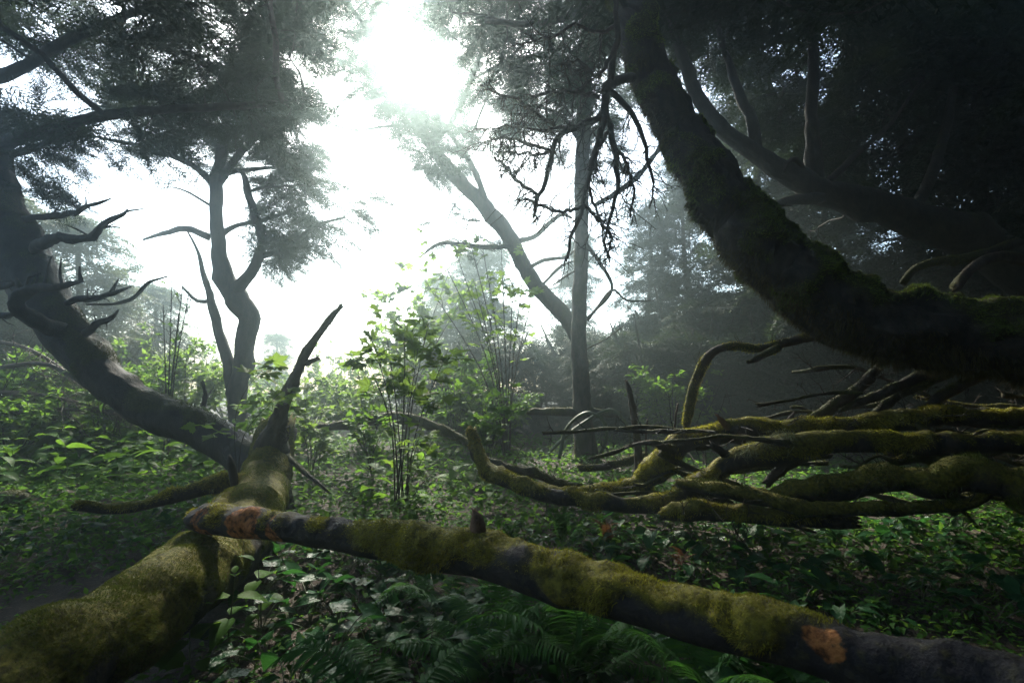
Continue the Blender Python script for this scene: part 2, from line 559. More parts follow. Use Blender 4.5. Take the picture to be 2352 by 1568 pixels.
def spray(n=9, needles=4, seed=0, wide=0.02):
    """A flat conifer twig, 1 long: side twiglets set with needles."""
    r = np.random.default_rng(seed)
    V, T = [], []

    def tri(a, b, c):
        k = len(V)
        V.extend([a, b, c])
        T.append([k, k + 1, k + 2])

    def blade(p, d, L, w):
        d = d / np.linalg.norm(d)
        s = np.cross(d, [0, 0, 1.0]) + r.normal(0, 0.3, 3)
        s = s / np.linalg.norm(s) * w
        tri(p - s, p + s, p + d * L)

    sag = lambda x: -0.16 * x * x
    for k in range(5):
        x0, x1 = k / 5, (k + 1.25) / 5
        a, b = np.array([x0, 0, sag(x0)]), np.array([x1, 0, sag(x1)])
        blade(a, b - a, np.linalg.norm(b - a), 0.012)
    for k in range(n):
        t = 0.08 + 0.86 * k / n
        for sd in (-1, 1):
            a = np.radians(r.uniform(35, 62))
            L = 0.42 * (1 - 0.75 * t) * r.uniform(0.6, 1.2) + 0.06
            d = np.array([math.cos(a), sd * math.sin(a), r.uniform(-0.35, 0.12)])
            d /= np.linalg.norm(d)
            p = np.array([t + r.uniform(-0.03, 0.03), 0, sag(t)])
            blade(p, d, L, wide * 0.6)
            for q in range(needles):
                f = (q + 0.6) / (needles + 0.2)
                pp = p + d * L * f
                b = np.radians(48) * (1 if q % 2 else -1)
                dd = np.array([d[0] * math.cos(b) - d[1] * math.sin(b), d[0] * math.sin(b) + d[1] * math.cos(b), d[2] + r.uniform(-0.2, 0.3)])
                blade(pp, dd, r.uniform(0.05, 0.10), wide)
    return np.array(V), np.array(T)


def place(Tv, Tf, pos, xdir, up, scale):
    """Copies of a template at pos, its x along xdir and z near up. Tf may be tris or quads."""
    n = len(pos)
    x = nrm(np.asarray(xdir, float))
    y = nrm(np.cross(np.broadcast_to(up, x.shape), x))
    z = np.cross(x, y)
    Rm = np.stack([x, y, z], -1)
    V = np.einsum("nij,vj->nvi", Rm, Tv) * np.asarray(scale).reshape(n, 1, 1) + np.asarray(pos)[:, None, :]
    Fc = (np.arange(n) * len(Tv))[:, None, None] + Tf[None]
    return V.reshape(-1, 3), Fc.reshape(-1, Tf.shape[1])


SPRAYS = [spray(9, 3, s, 0.027) for s in (1, 2, 3)]
SPRAYS_LO = [spray(7, 2, s, 0.042) for s in (4, 5, 6)]


def bough_points(base, dirs, length, n=14, droop=0.35):
    """Where the sprays of boughs sit: for N boughs n sprays each."""
    N = len(base)
    d = nrm(dirs)
    side = nrm(np.cross(d, [0, 0, 1.0]))
    t = np.linspace(0.12, 1, n)[None, :] + U(-0.03, 0.03, (N, n))
    sgn = np.where(np.arange(n) % 2 == 0, 1.0, -1.0)[None, :] * np.ones((N, 1))
    L = np.asarray(length).reshape(N, 1)
    pos = base[:, None, :] + d[:, None, :] * (t * L)[..., None] + np.array([0, 0, -1.0]) * (droop * L * t ** 2)[..., None]
    ang = U(0.35, 1.05, (N, n)) * sgn
    ang[:, -1] *= 0.2
    sd = d[:, None, :] * np.cos(ang)[..., None] + side[:, None, :] * np.sin(ang)[..., None] + np.array([0, 0, -1.0]) * (droop * 0.8 * t + U(-0.25, 0.3, (N, n)))[..., None]
    ln = L * 0.55 * (1.05 - 0.55 * t) * U(0.7, 1.25, (N, n))
    return pos.reshape(-1, 3), sd.reshape(-1, 3), ln.ravel()


def in_poly(poly, n, rng=RNG):
    poly = np.asarray(poly, float)
    lo, hi = poly.min(0), poly.max(0)
    out = np.zeros((0, 2))
    x, y = poly[:, 0], poly[:, 1]
    x2, y2 = np.roll(x, -1), np.roll(y, -1)
    while len(out) < n:
        q = rng.uniform(lo, hi, (n * 2, 2))
        c = ((y[None] > q[:, 1:]) != (y2[None] > q[:, 1:])) & (q[:, :1] < (x2 - x)[None] * (q[:, 1:] - y[None]) / ((y2 - y)[None] + 1e-9) + x[None])
        out = np.vstack([out, q[c.sum(1) % 2 == 1]])
    return out[:n]


def canopy(parent, skeleton, regions, mat, twig_mat, lo=False, fname="foliage", sp=13, dir_out=0.5, layer=0.0, shade=0.2):
    """Foliage of one tree: boughs at points of the regions, each joined to the tree's nearest limb by a twig.
    regions: (polygon in photo pixels, (near, far) depth, boughs, bough length) or ('pts', xyz, length)."""
    base, ln = [], []
    for reg in regions:
        if isinstance(reg[0], str):
            base.append(reg[1])
            ln.append(reg[2] * U(0.7, 1.3, len(reg[1])))
        else:
            poly, (d0, d1), n, L = reg
            q = in_poly(poly, n)
            d = U(d0, d1, n)
            base.append(np.array([P(a, b, c) for (a, b), c in zip(q, d)]))
            ln.append(L * U(0.65, 1.3, n))
    base, ln = np.concatenate(base), np.concatenate(ln)
    rel = base[:, None, :] - LIT[None]
    along = rel @ SUN_DIR
    off = np.linalg.norm(rel - along[..., None] * SUN_DIR, axis=2)
    keep = ~((off < (0.2 + 0.24 * ln)[:, None]) & (along > 0.8)).any(1) | (U(0, 1, len(base)) < shade)
    base, ln = base[keep], ln[keep]
    sk = np.asarray(skeleton)
    if layer:  # spruce boughs lie in shelves with gaps between
        hgt = base[:, 2] + 0.25 * vnoise(base * 0.5, 12)
        base[:, 2] += (np.round(hgt / layer) * layer - hgt) * 0.85
    # secondary limbs grown first toward some of the boughs; the others join the nearest of all of these
    sec, secr = [], []
    for k in RNG.permutation(len(base))[: max(3, len(base) // 6)]:
        b_ = base[k]
        dd = np.linalg.norm(sk - b_, axis=1)
        j = dd.argmin()
        if dd[j] < 0.5:
            continue
        t_ = np.linspace(0, 1, 9)[:, None]
        ctrl = (sk[j] + b_) / 2 + RNG.normal(0, 0.14, 3) * dd[j] + np.array([0, 0, 0.12 * dd[j]])
        c_ = (1 - t_) ** 2 * sk[j] + 2 * t_ * (1 - t_) * ctrl + t_ ** 2 * b_
        c_[1:-1] += RNG.normal(0, 0.03, (7, 3)) * min(1.5, dd[j])
        sec.append(c_)
        secr.append(np.clip(0.012 * dd[j], 0.008, 0.035) * np.linspace(1, 0.35, 9))
        sk = np.vstack([sk, c_[2:]])
    D = np.linalg.norm(base[:, None, :] - sk[None], axis=2)
    near = sk[D.argmin(1)]
    out = base - near
    out[:, 2] *= 0.35
    hdir = np.stack([U(-1, 1, len(base)), U(-1, 1, len(base)), U(-0.25, 0.2, len(base))], -1)
    dirs = nrm(nrm(out) * dir_out + hdir * (1 - dir_out) + 1e-6)
    base = base - dirs * ln[:, None] * 0.5
    pos, sd, sl = bough_points(base, dirs, ln, sp)
    fol = MB()
    tm = SPRAYS_LO if lo else SPRAYS
    pick = RNG.integers(0, 3, len(pos))
    for k in range(3):
        s = pick == k
        V, T = place(*tm[k], pos[s], sd[s], np.array([0, 0, 1.0]) + RNG.normal(0, 0.35, (s.sum(), 3)), sl[s])
        tn = np.repeat(np.clip(0.45 + 0.3 * vnoise(pos[s] * 1.3, 4) + RNG.normal(0, 0.12, s.sum()), 0, 1), len(tm[k][1]))
        fol.add(V, T, tint=tn)
    fo = fol.build(fname, mat, parent, smooth=False)
    # twigs
    near2 = sk[np.linalg.norm(base[:, None, :] - sk[None], axis=2).argmin(1)]
    tip = base + dirs * ln[:, None] * 0.95 + np.array([0, 0, -0.3]) * ln[:, None]
    t = np.linspace(0, 1, 5)[None, :, None]
    mid = base[:, None, :]
    pa = (1 - t) ** 2 * near2[:, None, :] + 2 * t * (1 - t) * mid + t ** 2 * tip[:, None, :]
    pa = pa + RNG.normal(0, 0.05, pa.shape) * (t * (1 - t) * 4)
    dist = np.linalg.norm(near2 - tip, axis=1)
    rd = np.clip(0.008 * dist, 0.006, 0.022)[:, None] * np.linspace(1, 0.25, 5)[None]
    V, Q = tubes_batch(pa, rd, 4)
    tw = MB().add(V, Q=Q)
    if sec:
        V, Q = tubes_batch(np.array(sec), np.array(secr), 6)
        tw.add(V, Q=Q)
    tw.build("crown_twigs", twig_mat, parent)
    return fo


def limb_part(name, parent, px, mat, seed=0, seg=10, step=0.06, moss=None, blade=None, mm="moss_g", rough=0.1, ridge=0.0, wobble=0.3, freq=7.0, knots=1.5, spurs=0):
    """A limb traced as (px, py, radius px, depth); returns its skeleton points."""
    pts = np.array([P(a, b, d) for a, b, r, d in px])
    rad = np.array([PX(r, d) for a, b, r, d in px])
    if px[-1][2] < 2 and px[-2][2] > 3.5:
        rad[-1] = rad[-2] * 0.42
    if spurs:
        pts[1:-1] += RNG.normal(0, 0.35, (len(pts) - 2, 3)) * rad[1:-1, None]
    V, T, Q, N, ms = tube(pts, rad, seg, step, rough, freq, ridge, seed, moss, True, wobble, knots, blade[1] if blade else 0)
    mb_ = MB().add(V, T, Q, moss=ms)
    if spurs:
        q_, r_ = sub_twigs(smooth_path(pts, 14)[None], spurs, rad.max() * 4, rad.max() * 0.28, (0, 0, 0.1), 4, 1.0, 0.3)
        V2, Q2 = tubes_batch(q_, r_, 4)
        mb_.add(V2, Q=Q2)
    o = mb_.build(name, mat, parent)
    if blade and moss:
        W, T2, tn = blades(V, Q, N, ms, *blade, seed=seed)
        if len(W):
            MB().add(W, T2, tint=tn).build("moss", M[mm], o, smooth=False)
    return smooth_path(pts, max(4, int(np.linalg.norm(np.diff(pts, axis=0), axis=1).sum() / 0.25)))


def sub_twigs(paths, n, L, rad, bias=(0, 0, 0), K=5, spread=0.9, t0=0.15):
    """Side twigs of many limbs. paths N,K0,3 -> N*n,K,3 and radii."""
    N, K0, _ = paths.shape
    t = U(t0, 0.98, (N, n))
    f = t * (K0 - 1)
    i = np.clip(f.astype(int), 0, K0 - 2)
    fr = (f - i)[..., None]
    r = np.arange(N)[:, None]
    p = paths[r, i] * (1 - fr) + paths[r, i + 1] * fr
    tg = nrm(paths[r, i + 1] - paths[r, i])
    rnd = nrm(RNG.normal(size=(N, n, 3)))
    perp = nrm(np.cross(tg, rnd))
    d = nrm(tg * (1 - spread * 0.6) + perp * spread + np.array(bias))
    ln = L * U(0.4, 1.25, (N, n)) * (1.15 - 0.65 * t)
    s = np.linspace(0, 1, K)
    bend = RNG.normal(0, 0.28, (N, n, 3)) + np.array(bias) * 0.5
    q = p[:, :, None, :] + d[:, :, None, :] * (ln[..., None] * s)[..., None] + bend[:, :, None, :] * (ln[..., None] * s ** 2)[..., None]
    q = q + RNG.normal(0, 0.025, q.shape) * ln[..., None, None] * (s > 0)[None, None, :, None]
    q = q.reshape(-1, K, 3)
    rr = np.broadcast_to(rad, (N,))[:, None] * U(0.6, 1.1, (N, n))
    rr = rr.reshape(-1, 1) * np.linspace(1, 0.35, K)[None]
    return q, rr


# ------------------------------------------------------------------ ground
def sheet():
    a = np.linspace(-1, 1, 241)
    ax = np.sign(a) * (np.abs(a) * 6 + 54 * np.abs(a) ** 6)
    b = np.linspace(0, 1, 241)
    ay = -8 + 22 * b + 46 * b ** 5
    X, Y = np.meshgrid(ax, ay)
    Z = gz(X, Y)
    V = np.stack([X, Y, Z], -1).reshape(-1, 3)
    n = 241
    i = np.arange(n - 1)[:, None] * n + np.arange(n - 1)[None]
    Q = np.stack([i, i + 1, i + n + 1, i + n], -1).reshape(-1, 4)
    o = MB().add(V, Q=Q).build("ground", ground_mat())
    o["kind"] = "structure"


sheet()

# ------------------------------------------------------------------ great mossy trunk arching in from the right
BIG_MOSS = (0.0, 0.45, 3.5, 0.05)
base = P(2740, 1010, 3.4)
base[2] = gz(base[0], base[1])
big = thing("mossy_tree", "huge moss covered trunk arching up from the dark side over the branch pile", "tree", base)
bpx = [(1410, -260, 60, 4.9), (1425, -120, 61, 4.8), (1446, 0, 62, 4.7), (1466, 80, 62, 4.65), (1498, 180, 66, 4.6), (1555, 290, 70, 4.5), (1610, 380, 78, 4.4),
       (1665, 470, 88, 4.3), (1725, 550, 95, 4.2), (1800, 628, 100, 4.1), (1890, 690, 104, 4.0), (2000, 738, 106, 3.9), (2120, 768, 108, 3.8),
       (2250, 786, 108, 3.7), (2400, 800, 112, 3.6), (2560, 860, 135, 3.5), (2740, 1040, 190, 3.4)]
pts = np.array([P(a, b, d) for a, b, r, d in bpx])
rad = np.array([PX(r, d) for a, b, r, d in bpx])
V, T, Q, N, ms = tube(pts, rad * 0.86, 84, 0.026, 0.2, 5.0, 0.14, 3, BIG_MOSS, True, 0.12, 0.8, 0.03)
bt = MB().add(V, T, Q, moss=ms).build("trunk", M["bark"], big)
W, T2, tn = blades(V, Q, N, ms, 12000, 0.03, 0.0035, 0.25, 0.8, 3, (0.05, 0.8), freq=7)
mo = MB().add(W, T2, tint=tn)
mo.build("moss", M["moss_t"], bt, smooth=False)
# brown tufts hanging off the underside
under = np.clip(-N[:, 2] * 1.5 - 0.1 + 0.9 * vnoise(V * 4, 8) - 0.5 * N[:, 0], 0, 1) * (np.arange(len(V)) < len(V) - 2)
W, T2, tn = blades(V, Q, N, under, 4500, 0.045, 0.0035, 0.9, 0.5, 5, (0.1, 1.0), freq=6)
MB().add(W, T2, tint=tn).build("moss", M["moss_b"], bt, smooth=False)
big_sk = smooth_path(pts, 40)

# dead branch hanging off it: traced main arms, two generations of twigs
arms = [
    [(1452, 178, 11, 4.45), (1425, 184, 11, 4.2), (1400, 196, 13, 4.05), (1392, 212, 12, 4.0)],
    [(1400, 196, 9, 4.05), (1408, 140, 8, 4.0), (1420, 80, 7, 3.95), (1412, 20, 6, 3.9), (1420, -60, 5, 3.85)],
    [(1392, 212, 10, 4.0), (1388, 260, 9, 3.95), (1382, 300, 8, 3.9), (1360, 380, 6, 3.85), (1338, 470, 5, 3.8), (1316, 545, 4, 3.78), (1300, 600, 3, 3.75)],
    [(1385, 262, 8, 3.95), (1340, 285, 7, 3.85), (1290, 305, 6.5, 3.75), (1268, 345, 6, 3.7), (1252, 410, 5.5, 3.65), (1235, 460, 5, 3.6), (1225, 500, 3, 3.58)],
    [(1395, 205, 8, 4.0), (1430, 235, 7, 4.05), (1462, 278, 6, 4.1), (1480, 325, 5, 4.1), (1492, 380, 4, 4.1), (1500, 425, 3, 4.1), (1492, 475, 2, 4.1)],
    [(1390, 250, 8, 4.0), (1402, 310, 7.5, 4.0), (1415, 370, 7, 4.0), (1418, 430, 5, 4.0), (1402, 500, 4, 4.0), (1390, 560, 3, 4.0), (1400, 600, 2, 4.0)],
    [(1375, 222, 5, 3.95), (1320, 210, 4.5, 3.8), (1260, 212, 4, 3.7), (1220, 225, 3.5, 3.6)],
    [(1300, 300, 4, 3.76), (1240, 268, 4, 3.6), (1190, 228, 3.5, 3.5), (1140, 215, 3, 3.4), (1105, 195, 2, 3.35)],
    [(1270, 345, 4, 3.7), (1210, 330, 3.5, 3.6), (1160, 315, 3, 3.5), (1115, 325, 2, 3.4)],
    [(1240, 450, 4, 3.62), (1195, 420, 4, 3.55), (1165, 385, 3.5, 3.5), (1135, 360, 2.5, 3.45)],
    [(1335, 475, 4, 3.8), (1290, 485, 4, 3.75), (1240, 470, 3, 3.7), (1205, 455, 2, 3.65)],
    [(1340, 470, 4, 3.8), (1370, 500, 3.5, 3.8), (1400, 540, 3, 3.8), (1395, 590, 2.5, 3.8)],
    [(1400, 300, 5, 4.0), (1370, 350, 4.5, 3.9), (1352, 420, 4, 3.9), (1368, 480, 3, 3.9), (1385, 530, 2, 3.9)],
    [(1405, 330, 5, 4.0), (1440, 380, 4, 4.05), (1455, 430, 3, 4.05), (1448, 500, 2, 4.05)],
    [(1405, 130, 5, 4.0), (1370, 175, 4, 3.9), (1330, 140, 3, 3.8), (1290, 150, 2, 3.7)],
    [(1412, 60, 5, 3.95), (1370, 75, 4, 3.85), (1320, 60, 3.5, 3.75), (1260, 90, 3, 3.65), (1200, 100, 2, 3.6)],
    [(1330, 290, 4, 3.84), (1250, 300, 3, 3.6), (1180, 290, 2.5, 3.45), (1110, 300, 1.5, 3.3)],
    [(1290, 310, 4, 3.75), (1255, 350, 3, 3.7), (1200, 352, 2.5, 3.6), (1150, 350, 2, 3.5)],
]
db = MB()
K0 = 16
apaths, arads = [], []
for k, a in enumerate(arms):
    p_ = np.array([P(x, y, d) for x, y, r, d in a])
    r_ = np.array([PX(r * 1.05, d) for x, y, r, d in a])
    p_, r_ = smooth_path(p_, K0, r_)
    p_[1:-1] += RNG.normal(0, 0.007, (K0 - 2, 3))
    apaths.append(p_)
    arads.append(r_)
apaths, arads = np.array(apaths), np.array(arads)
V, Q = tubes_batch(apaths, arads, 7)
db.add(V, Q=Q)
hang = apaths[2:]
q1, r1 = sub_twigs(hang, 24, 0.32, np.full(len(hang), 0.0065), (0, 0, -0.35), 7, 0.95)
V, Q = tubes_batch(q1, r1, 4)
db.add(V, Q=Q)
q2, r2 = sub_twigs(q1, 5, 0.12, 0.0036, (0, 0, -0.25), 4, 1.0)
V, Q = tubes_batch(q2, r2, 3)
db.add(V, Q=Q)
dbo = db.build("hanging_branch", M["twig"], big)
dbo["label"] = "dead twiggy branch hanging down from the trunk"
# rags of moss on its twigs
lv = hang.reshape(-1, 3)
lv = lv[RNG.integers(0, len(lv), 1500)] + RNG.normal(0, 0.006, (1500, 3))
tipd = np.stack([RNG.normal(0, 0.35, 1500), RNG.normal(0, 0.35, 1500), -np.ones(1500)], -1)
sd = nrm(RNG.normal(size=(1500, 3))) * 0.004
W = np.stack([lv - sd, lv + sd, lv + tipd * U(0.012, 0.04, (1500, 1))], 1).reshape(-1, 3)
MB().add(W, np.arange(4500).reshape(-1, 3), tint=U(0, 0.7, 1500)).build("moss", M["moss_b"], dbo, smooth=False)
# stubs on top of the trunk and the mossy hoop behind it
limb_part("limb", big, [(2205, 690, 16, 3.9), (2195, 668, 13, 3.9), (2210, 640, 12, 3.95), (2240, 610, 13, 4.0), (2290, 590, 14, 4.1), (2370, 600, 16, 4.2)], M["bark_brown"], 31, moss=(0.3, 0.3, 6, 0.01), wobble=0.1)
limb_part("limb", big, [(2075, 650, 9, 4.3), (2100, 620, 10, 4.3), (2150, 602, 11, 4.35), (2230, 592, 12, 4.4), (2330, 560, 13, 4.5)], M["bark"], 32, moss=(-0.3, 0.5, 6, 0.01), blade=(9000, 0.02, 0.0025), wobble=0.1)
# crown of the great tree, mostly unseen boughs above the frame, added to darken the ground
ov = np.stack([U(0.0, 6.5, 180), U(-1.0, 6.0, 180), U(4.8, 7.5, 180)], -1)
ov = ov[(ov[:, 2] > 1.6 + 0.72 * np.maximum(ov[:, 1], 0)) & ((ov[:, 1] < 2.5) | (np.abs(ov[:, 0] + 0.25 * ov[:, 1] - 0.3) > 1.5))]
canopy(big, big_sk[:12], [("pts", ov, 1.5), ([(1380, -160), (2000, -160), (1900, 20), (1560, 60), (1400, 30)], (5.2, 7), 30, 1.0)], M["needle"], M["twig"], lo=True)

# ------------------------------------------------------------------ curved tree on the left
lb = P(600, 1080, 4.8)
lb[2] = gz(lb[0], lb[1])
left = thing("curved_tree", "dark curved spruce sweeping up to the canopy from the mossy fallen log", "tree", lb)
lpx = [(-95, 60, 50, 5.9), (-70, 200, 56, 5.85), (-40, 340, 62, 5.8), (-12, 470, 66, 5.75), (45, 590, 68, 5.65), (105, 695, 62, 5.55), (160, 778, 55, 5.45), (225, 855, 52, 5.35),
       (300, 913, 51, 5.25), (380, 955, 50, 5.15), (460, 990, 49, 5.0), (540, 1030, 52, 4.85), (590, 1075, 60, 4.7), (610, 1130, 66, 4.6)]
pts = np.array([P(a, b, d) for a, b, r, d in lpx])
rad = np.array([PX(r, d) for a, b, r, d in lpx])
V, T, Q, N, ms = tube(pts, rad * 0.87, 48, 0.035, 0.13, 5, 0.06, 13, (0.3, 0.75, 3.5, 0.018), True, 0.12, 1.5, 0.02)
lt = MB().add(V, T, Q, moss=ms).build("trunk", M["bark_wet"], left)
W, T2, tn = blades(V, Q, N, ms, 9000, 0.022, 0.003, 0.2, 0.8, 13, (0.1, 0.9), freq=8)
MB().add(W, T2, tint=tn).build("moss", M["moss_g"], lt, smooth=False)
lsk = [smooth_path(pts, 30)[:14]]
for k, l in enumerate([
    [(85, 570, 13, 5.4), (130, 555, 13, 5.2), (190, 538, 11, 5.05), (240, 518, 9, 4.9), (275, 495, 6, 4.85), (292, 481, 2, 4.8)],
    [(60, 500, 8, 5.6), (110, 492, 9, 5.5), (160, 484, 8, 5.4), (215, 470, 5, 5.3), (255, 456, 1.5, 5.25)],
    [(130, 745, 20, 5.2), (85, 735, 17, 5.05), (50, 705, 16, 4.95), (42, 675, 14, 4.9), (70, 660, 13, 4.85), (120, 658, 12, 4.8), (165, 652, 8, 4.78), (190, 648, 1.5, 4.75)],
    [(55, 690, 9, 5.0), (45, 655, 8, 5.0), (36, 640, 3, 5.0)],
    [(160, 695, 8, 5.35), (200, 690, 9, 5.25), (240, 678, 8, 5.15), (275, 665, 5, 5.1), (300, 658, 1.5, 5.05)],
    [(250, 676, 4, 5.15), (258, 660, 5, 5.15), (270, 642, 1.5, 5.15)],
    [(200, 765, 9, 5.3), (225, 745, 8, 5.2), (250, 730, 6, 5.15), (270, 714, 1.5, 5.1)],
    [(-40, 665, 10, 5.2), (0, 655, 9, 5.1), (40, 648, 5, 5.0)],
    [(-40, 725, 9, 5.2), (10, 725, 9, 5.1), (50, 720, 6, 5.0)],
    [(200, 700, 3, 6.0), (290, 690, 5, 6.1), (340, 650, 5, 6.2), (365, 640, 3, 6.3), (385, 635, 1.5, 6.3)],
]):
    limb_part("limb", left, l, M["bark"], 40 + k, 9, 0.04, moss=(0.7, 0.5, 8, 0.006), rough=0.3, wobble=0.8, freq=16, knots=4, spurs=5)
lsk.append(limb_part("limb", left, [(-60, 380, 22, 5.75), (0, 338, 17, 5.6), (70, 308, 15, 5.5), (150, 285, 14, 5.4), (250, 265, 12, 5.4), (350, 255, 11, 5.4), (470, 248, 10, 5.5), (600, 240, 8, 5.6), (700, 225, 4, 5.8)], M["bark"], 51, moss=(0.9, 0.3, 6, 0.005)))
lsk.append(limb_part("limb", left, [(-70, 200, 18, 5.8), (60, 150, 14, 5.7), (180, 80, 12, 5.8), (330, 20, 9, 6.0), (500, -40, 6, 6.3)], M["bark"], 52, moss=(0.9, 0.3, 6, 0.005)))
lsk.append(limb_part("limb", left, [(-60, 380, 14, 5.8), (60, 345, 9, 6.0), (130, 320, 7, 6.1), (210, 300, 4, 6.2)], M["bark"], 53, moss=(0.9, 0.3, 6, 0.005)))
lsk = np.concatenate(lsk)
ov = np.stack([U(-6.5, -0.5, 140), U(0.5, 6.0, 140), U(4.4, 7.5, 140)], -1)  # unseen boughs overhead, added to block skylight from the ground
ov = ov[(ov[:, 2] > 1.6 + 0.72 * np.maximum(ov[:, 1], 0)) & ((ov[:, 1] < 2.5) | (np.abs(ov[:, 0] + 0.25 * ov[:, 1] - 0.3) > 1.5))]
canopy(left, lsk, [
    ([(-100, -120), (720, -120), (760, 60), (740, 190), (640, 260), (420, 265), (250, 245), (150, 160), (70, 90), (-100, 60)], (5.2, 8.2), 140, 0.9),
    ([(-60, 240), (130, 275), (210, 380), (230, 430), (140, 460), (60, 440), (-60, 430)], (5.4, 7), 26, 0.6),
    ([(-60, 250), (300, 260), (700, 240), (560, 300), (200, 310)], (5.3, 6.5), 34, 0.7),
    ("pts", ov, 1.4),
], M["needle"], M["twig"], layer=0.5, sp=18)

# ------------------------------------------------------------------ forked misty tree
fb = P(548, 945, 9)
fb[2] = gz(fb[0], fb[1])
fork = thing("forked_tree", "pale misty tree with forked trunk standing in the glow beyond the curved trunk", "tree", fb)
FM = (0.6, 0.3, 4, 0.006)
fsk = [limb_part("trunk", fork, [(546, 1000, 22.0, 9), (548, 900, 19.4, 9), (562, 800, 21.1, 9), (572, 735, 23.8, 9), (548, 690, 27.3, 9), (517, 640, 22.9, 9), (503, 570, 16.7, 9), (497, 490, 15.0, 9), (498, 415, 15.0, 9), (512, 330, 12.3, 9), (525, 230, 9.7, 9), (530, 120, 6.2, 9)], M["bark"], 61, 16, 0.08, FM, wobble=0.15)]
for k, l in enumerate([
    [(540, 665, 17, 8.9), (572, 630, 13, 8.8), (595, 590, 11, 8.7), (602, 545, 10, 8.7), (585, 490, 9, 8.6), (570, 440, 9, 8.6), (563, 405, 7, 8.6), (548, 393, 3, 8.6)],
    [(535, 900, 15, 9.1), (522, 830, 13, 9.1), (505, 770, 12, 9.2), (492, 720, 11, 9.2), (485, 690, 9, 9.2), (470, 640, 7, 9.2), (455, 580, 4, 9.2), (430, 530, 2.5, 9.2)],
    [(490, 425, 9, 9), (450, 385, 8, 8.8), (400, 360, 7, 8.6), (330, 338, 6, 8.4), (270, 325, 5, 8.2), (210, 312, 3, 8)],
    [(508, 415, 10, 9), (545, 360, 9, 9), (590, 315, 7, 9), (650, 280, 5, 9), (720, 250, 3, 9)],
    [(505, 400, 9, 9), (560, 390, 6, 9.3), (640, 385, 4, 9.6), (700, 370, 2, 9.8)],
    [(500, 545, 8, 9), (540, 520, 6, 9.2), (620, 500, 5, 9.4), (700, 470, 3, 9.6)],
    [(480, 545, 9, 9.1), (430, 525, 8, 9.2), (380, 535, 6, 9.3), (330, 550, 3, 9.4)],
    [(600, 590, 7, 8.7), (660, 570, 6, 8.9), (720, 520, 5, 9), (790, 500, 3, 9.1)],
    [(568, 440, 4, 8.6), (620, 430, 4, 8.5), (700, 425, 2, 8.4)],
    [(480, 470, 4, 9), (430, 440, 3, 8.9), (395, 430, 1.5, 8.8)],
    [(485, 690, 6, 9.2), (450, 690, 5, 9.2), (420, 660, 3, 9.2)],
]):
    fsk.append(limb_part("limb", fork, l, M["bark"], 62 + k, 8, 0.1, FM))
fsk = np.concatenate(fsk[:1] + fsk[2:])
canopy(fork, fsk, [
    ([(300, 170), (680, 130), (770, 250), (780, 330), (700, 400), (600, 395), (520, 370), (420, 345), (250, 320)], (8, 10.5), 140, 0.9),
    ([(600, 395), (790, 380), (858, 470), (850, 530), (760, 560), (690, 590), (600, 600), (560, 540)], (8.3, 10), 110, 0.75),
], M["needle"], M["twig"], layer=0.5, sp=18)

# ------------------------------------------------------------------ straight slim tree and the one leaning off it
sb = P(1348, 1040, 8)
sb[2] = gz(sb[0], sb[1])
slim = thing("straight_tree", "slim upright moss-brown tree with a straight trunk in the middle of the clearing", "tree", sb)
ssk = [limb_part("trunk", slim, [(1352, 1075, 32, 8), (1346, 1020, 27, 8), (1338, 950, 24, 8), (1331, 850, 21, 8), (1330, 700, 19, 8), (1334, 600, 18, 8), (1335, 500, 18, 8), (1337, 400, 19, 8), (1341, 250, 19, 8), (1346, 100, 18, 8), (1352, -60, 16, 8), (1356, -200, 12, 8)], M["bark_pale"], 81, 18, 0.06, (0.1, 0.2, 3, 0.01), (5000, 0.03, 0.0035), "moss_b", wobble=0.1)]
for k, l in enumerate([
    [(1345, 560, 5, 7.9), (1375, 600, 5, 7.9), (1405, 655, 4, 7.8), (1395, 685, 4, 7.8), (1365, 715, 3, 7.9), (1348, 730, 2, 8)],
    [(1350, 735, 4, 8), (1385, 690, 4, 7.9), (1410, 665, 4, 7.8), (1440, 690, 3, 7.7), (1500, 690, 2, 7.6)],
    [(1325, 620, 3, 8), (1300, 635, 3, 7.9), (1270, 655, 2, 7.8)],
    [(1350, 800, 3, 8), (1390, 780, 2, 8), (1430, 750, 1.5, 8)],
    [(1370, 470, 6, 8.2), (1420, 440, 7, 8.3), (1470, 400, 7, 8.5), (1520, 330, 6, 8.7)],
]):
    limb_part("limb", slim, l, M["bark_brown"], 82 + k, 7, 0.08, (0.2, 0.3, 6, 0.008))
for k, l in enumerate([
    [(1340, 230, 11, 8), (1290, 140, 9, 7.8), (1220, 80, 7, 7.6), (1130, 40, 5, 7.4), (1040, 30, 3, 7.2)],
    [(1340, 180, 9, 8), (1250, 130, 7, 8.2), (1150, 150, 5, 8.4), (1090, 180, 3, 8.6)],
    [(1345, 90, 9, 8), (1400, 30, 8, 7.8), (1440, -60, 6, 7.6)],
    [(1340, 330, 7, 8), (1280, 260, 6, 8.3), (1200, 240, 4, 8.6)],
    [(1120, 45, 8, 6.0), (1200, 55, 8, 6.2), (1300, 40, 9, 6.6), (1345, 0, 9, 7.6)],
]):
    ssk.append(limb_part("limb", slim, l, M["bark"], 90 + k, 8, 0.1, (0.4, 0.3, 6, 0.008)))
ssk = np.concatenate(ssk)
ssk = ssk[ssk[:, 2] > 4.2]
